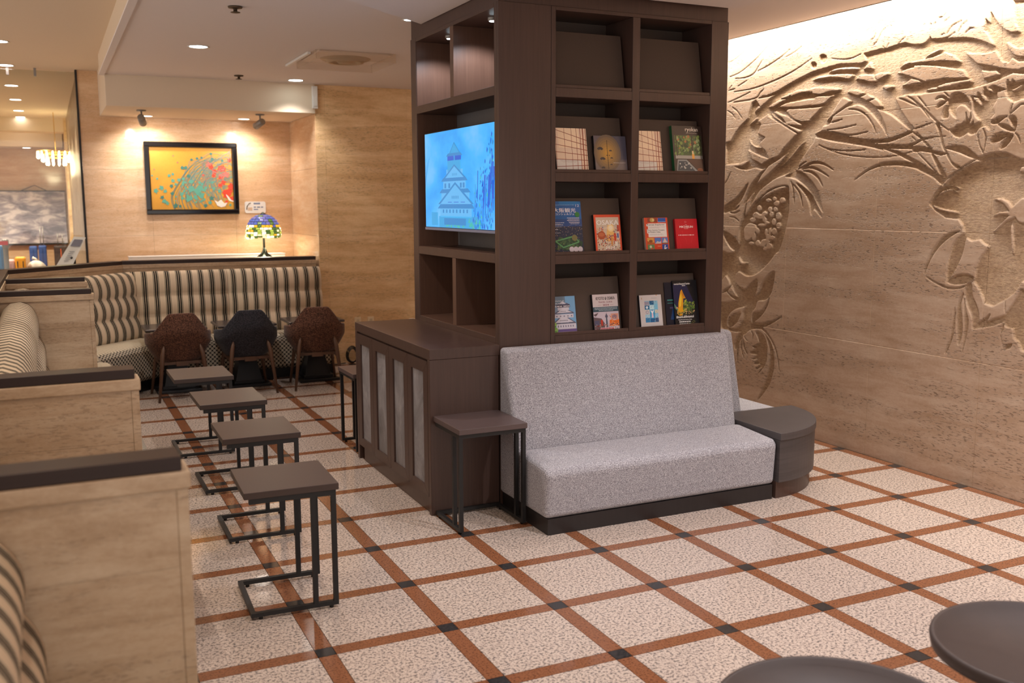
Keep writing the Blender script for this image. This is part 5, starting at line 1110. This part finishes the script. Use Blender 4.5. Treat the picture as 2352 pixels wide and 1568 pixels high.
def redguide(c):
    c.rect((206, 26, 44), 0, 0, 1, 1); wt = (244, 226, 226)
    for a in range(6): c.poly(wt, [(.47+.022*math.cos(a*PI/3), .90+.022*math.sin(a*PI/3)), (.47+.04*math.cos(a*PI/3+.25), .90+.03*math.sin(a*PI/3+.25)), (.47+.04*math.cos(a*PI/3-.25), .90+.03*math.sin(a*PI/3-.25))])
    c.text(wt, 'THE', .44, .80, .10, .022); c.text(wt, 'MICHELIN', .19, .715, .60, .065, 3); c.text(wt, 'GUIDE', .40, .68, .18, .022)
    dashes(c, wt, .12, .84, .47, .028, 3, .03)
    for u, v, a, b in ((.30,.62,.34,.40),(.42,.40,.47,.20),(.66,.24,.78,.50),(.18,.2,.17,.02)): c.poly((226, 70, 80), [(u, v), (u+.008, v), (a+.004, b), (a, b)])
    c.rect((170, 20, 36), .0, 0, .02, 1)
def castle_book(c):
    c.rect((120, 168, 208), 0, 0, 1, 1); c.rect((110, 130, 150), 0, .72, .6, 1); c.rect((128, 150, 176), 0, .5, .3, .75)
    wl = (206, 202, 214); rf = (92, 96, 120); dk = (60, 56, 72)
    def tier(v0, v1, a, b, wv=2): 
        c.rect(wl, a, v0, b, v1)
    c.rect((150, 130, 150), .15, 0, 1, .12); c.rect((104, 84, 140), .2, .05, 1, .11)
    tier(.12, .26, .18, .98); 
    for k in range(7): c.rect((120, 116, 140), .24+.1*k, .17, .28+.1*k, .22)
    c.poly(rf, [(.05,.26),(1,.26),(.95,.30),(.15,.30)]); c.poly(wl, [(.08,.29),(.48,.52),(.95,.29)]); c.poly(rf, [(.05,.28),(.48,.52),(.98,.28),(.93,.28),(.48,.49),(.12,.28)]); c.circ((222, 150, 90), .48, .50, .03, 8)
    for k in range(6): c.rect(dk, .34+.055*k, .335, .365+.055*k, .36)
    c.rect(dk, .12, .275, .36, .285); c.rect(dk, .44, .28, .62, .29); c.rect(dk, .70, .285, .9, .295)
    tier(.42, .52, .12, .9)
    for k in range(5): c.rect((112, 110, 134), .2+.15*k, .45, .25+.15*k, .48)
    c.poly(rf, [(.08,.53),(.95,.53),(.88,.57),(.18,.57)]); c.poly(wl, [(.18,.55),(.48,.69),(.88,.56)]); c.poly(rf, [(.14,.55),(.48,.70),(.92,.56),(.86,.56),(.48,.675),(.22,.55)])
    for k in range(4): c.rect(dk, .40+.055*k, .585, .425+.055*k, .605)
    c.rect(wl, .28, .62, .74, .70); c.poly(wl, [(.48,.69),(.3,.62),(.7,.62)]); c.rect((70, 64, 84), .24, .70, .78, .77); c.poly(rf, [(.2,.77),(.8,.77),(.66,.82),(.32,.82)]); c.poly(wl, [(.34,.80),(.48,.87),(.64,.80)])
    for k in range(26):
        rr = random.Random(k); c.circ(rr.choice(((110, 160, 70), (146, 186, 96), (84, 130, 62))), .02+.2*rr.random()*(1-.3*k/26), .02+.26*k/26, .05, 7)
    c.text((206, 210, 220), 'OSAKA', .14, .86, .42, .035, 1); c.text((206, 210, 220), 'TRAVEL', .12, .79, .46, .035, 1); c.text((246, 246, 250), 'GUIDE 2024', .10, .715, .66, .035, 2)
def kyoto(c):
    c.rect((206, 194, 196), 0, 0, 1, 1); c.rect((52, 78, 92), 0, .52, 1, .655)
    c.text((44, 38, 40), 'KYOTO & OSAKA', .14, .845, .74, .085, 2); c.text((128, 58, 74), 'TRAVEL GUIDE', .22, .765, .56, .04, 1); c.text((128, 48, 66), '2024', .39, .68, .24, .048, 2)
    c.rect((140, 70, 84), .20, .70, .36, .706); c.rect((140, 70, 84), .66, .70, .82, .706)
    for k, v in enumerate((.62, .585, .55)): dashes(c, (206, 216, 222), .06+.08*(k == 2)*2, .95-.08*(k == 2)*2, v, .012, k)
    c.rect((196, 184, 196), 0, 0, 1, .52); rr = random.Random(6)
    c.poly((104, 86, 92), [(0, 0), (0, .38), (.30, .34), (.42, .20), (.42, 0)]); c.rect((84, 84, 110), .02, .16, .2, .28); c.rect((186, 60, 44), .27, .14, .35, .30); c.poly((96, 80, 84), [(0,.45),(.2,.5),(.12,.42),(.06,.40)])
    c.poly((92, 96, 112), [(.46, .05), (.48, .40), (.53, .40), (.55, .05)]); c.rect((84, 84, 104), .455, .36, .555, .42); c.rect((84, 84, 104), .48, .42, .53, .46); c.rect((84, 84, 104), .50, .46, .51, .5)
    c.poly((222, 112, 46), [(.60, .12), (.62, .28), (.72, .30), (.80, .27), (1, .30), (1, .12)]); c.rect((206, 150, 130), .68, .3, .98, .46); c.circ((150, 120, 130), .82, .37, .10, 14, .8)
    for k in range(120):
        u = rr.random()*.97; v = .02+.16*rr.random(); c.rect(rr.choice(((70, 58, 66), (120, 90, 90), (206, 150, 110), (160, 60, 50), (196, 176, 170))), u, v, u+.025, v+.012+.02*rr.random())
    for k in range(30):
        u = .6+.38*rr.random(); v = .12+.32*rr.random(); c.rect(rr.choice(((236, 150, 70), (196, 70, 44), (240, 200, 150), (120, 70, 60))), u, v, u+.03, v+.014)
    c.rect((236, 206, 206), .24, .015, .78, .085); c.rect((176, 34, 58), .26, .025, .76, .073); c.text((246, 226, 230), 'ROAM BUCKS', .30, .034, .42, .03)
def lightbook(c):
    c.rect((206, 200, 200), 0, 0, 1, 1); c.rect((140, 190, 214), .22, .16, .82, .82); rr = random.Random(9)
    for a, b, d_, e_, g in ((.22,.68,.43,.80,(150, 150, 170)),(.22,.56,.43,.68,(34, 104, 150)),(.22,.40,.43,.55,(206, 200, 196)),(.22,.30,.43,.39,(160, 200, 220)),(.22,.16,.43,.30,(60, 130, 180)),(.45,.70,.64,.82,(24, 92, 140)),(.45,.55,.64,.68,(190, 226, 236)),(.44,.28,.66,.55,(60, 158, 204)),(.44,.16,.66,.28,(22, 96, 150)),(.67,.55,.82,.72,(120, 190, 220)),(.67,.44,.82,.54,(206, 206, 190)),(.67,.30,.82,.43,(150, 200, 226)),(.67,.16,.82,.29,(60, 90, 130))): c.rect(g, a, b, d_, e_)
    c.circ((160, 160, 180), .32, .475, .07, 14); c.circ((206, 200, 196), .32, .475, .035, 12); c.circ((210, 224, 236), .32, .62, .055, 10); c.poly((220, 200, 220), [(.5,.30),(.53,.52),(.57,.52),(.6,.30)]); c.poly((230, 240, 246), [(.46,.53),(.52,.44),(.58,.44),(.64,.53),(.6,.53),(.55,.48),(.5,.53)])
    for k in range(50):
        u = .22+.57*rr.random(); v = .17+.62*rr.random(); c.rect(rr.choice(((24, 84, 130), (190, 70, 90), (230, 236, 240), (100, 170, 210), (40, 60, 90))), u, v, u+.02, v+.014)
    c.text((160, 154, 160), 'OSAKA', .55, .88, .24, .04); c.rect((196, 130, 60), .76, .975, .81, .995); c.rect((180, 150, 110), .09, .87, .12, .93); dashes(c, (176, 170, 172), .35, .62, .07, .006, 4)
    for k in range(6): c.rect((190, 182, 180), .10, .30+.05*k, .115, .33+.05*k)
def team(c):
    c.rect((26, 24, 28), 0, 0, 1, 1); c.rect((36, 36, 72), .01, .40, .80, .92); c.poly((26, 24, 28), [(.8,.92),(.8,.55),(.55,.92)]); rr = random.Random(12)
    c.poly((222, 156, 30), [(.14,.24),(.18,.5),(.30,.76),(.36,.80),(.42,.70),(.50,.60),(.40,.60),(.36,.40),(.32,.24)]); c.poly((236, 200, 60), [(.20,.40),(.24,.6),(.32,.72),(.34,.6),(.28,.44)]); c.poly((196, 110, 30), [(.34,.78),(.42,.68),(.46,.6),(.38,.66)])
    c.circ((220, 160, 30), .24, .32, .13, 18, 1.2); c.poly((166, 176, 60), [(.36,.30),(.44,.56),(.54,.58),(.46,.40),(.44,.30)])
    for k in range(80):
        u = .40+.42*rr.random(); v = .30+.22*rr.random(); c.circ(rr.choice(((96, 126, 48), (70, 96, 44), (140, 150, 70), (60, 76, 50))), u, v, .015+.035*rr.random(), 7)
    for k in range(60):
        u = .10+.72*rr.random(); v = .24+.08*rr.random(); c.circ(rr.choice(((60, 84, 56), (110, 130, 84), (196, 160, 110), (44, 60, 48))), u, v, .008+.02*rr.random(), 6)
    for k in range(12): c.circ((216, 180, 120), .42+.12*rr.random(), .30+.07*rr.random(), .015, 6)
    c.poly((90, 130, 110), [(0,.5),(.08,.44),(.16,.36),(.12,.33),(.02,.40)]); c.circ((226, 160, 130), .11, .40, .03, 8)
    wt = (232, 230, 228); c.text(wt, 'teamLab Botanical Garden', .05, .905, .66, .04, 1); dashes(c, wt, .38, .52, .875, .014, 2, .004)
    c.text(wt, '#teamLabBotanical', .05, .165, .72, .06, 2); c.text(wt, 'Nagai Botanical Garden, Osaka', .13, .115, .56, .028, 1); dashes(c, wt, .16, .64, .075, .022, 5, .01); dashes(c, (170, 168, 166), .16, .62, .035, .02, 6, .012)
    for k in range(14): c.circ(rr.choice(((50, 90, 70), (110, 110, 60), (150, 120, 60))), .45+.4*rr.random(), .01+.09*rr.random(), .01+.012*rr.random(), 6)
book('book', 'book with a paper sliding-screen cover, at the left of the second shelf', 1.232, 1, .202, .257, .014, (70, 58, 54), (60, 50, 48), shoji)
book('book', 'grey-violet book with fan shapes around a glowing door', 1.476, 1, .212, .216, .022, (84, 80, 92), (22, 20, 24), fan)
book('book', 'book with a paper sliding-screen cover, half hidden by the divider on the second shelf', 1.752, 1, .186, .257, .012, (206, 190, 176), (196, 180, 168), shoji)
book('book', 'dark book titled ryokan with a garden veranda on its cover', 2.012, 1, .214, .292, .026, (48, 36, 34), (40, 96, 60), garden)
book('magazine', 'large blue Japanese magazine of Osaka at night, left of the third shelf', 1.212, 2, .200, .312, .006, (30, 50, 90), (40, 60, 90), magazine, cat='magazine')
book('book', 'orange-bordered OSAKA 2024 travel guide with a street scene cover', 1.482, 2, .176, .228, .022, (206, 70, 40), (40, 36, 36), osaka)
book('book', 'orange and white Kansai Explorer guide with small photo squares', 1.826, 2, .164, .207, .018, (206, 76, 44), (226, 200, 186), kansai)
book('book', 'small bright red guide with white lettering, at the right of the third shelf', 2.044, 2, .160, .198, .016, (200, 26, 44), (190, 24, 40), redguide)
book('book', 'Osaka travel guide with a white castle cover, left of the lowest shelf', 1.206, 3, .160, .222, .012, (120, 150, 180), (110, 140, 170), castle_book)
book('book', 'pale and teal Kyoto and Osaka travel guide 2024 on the lowest shelf', 1.477, 3, .170, .222, .022, (196, 186, 190), (26, 26, 30), kyoto)
book('book', 'pale grey book with a blue city collage on the lowest shelf', 1.802, 3, .155, .204, .014, (196, 192, 194), (30, 34, 48), lightbook)
book('brochure', 'tall black garden brochure with a yellow flower, right of the lowest shelf', 2.048, 3, .176, .288, .006, (24, 22, 28), (20, 20, 30), team, cat='brochure', back=-.007)
def blue_sheet(c):
    c.rect((18, 22, 40), 0, 0, 1, 1); c.poly((24, 60, 110), [(.2,.15),(.5,.7),(1,.7),(1,.15)]); c.rect((60, 130, 126), .1, .58, 1, .61); c.rect((60, 130, 126), .1, .52, 1, .535); c.rect((70, 60, 100), .2, .40, 1, .44)
book('brochure', 'dark blue brochure tucked behind the black garden brochure', 1.992, 3, .15, .278, .004, (18, 22, 38), (14, 16, 26), blue_sheet, cat='brochure', back=.0, dz=.0)
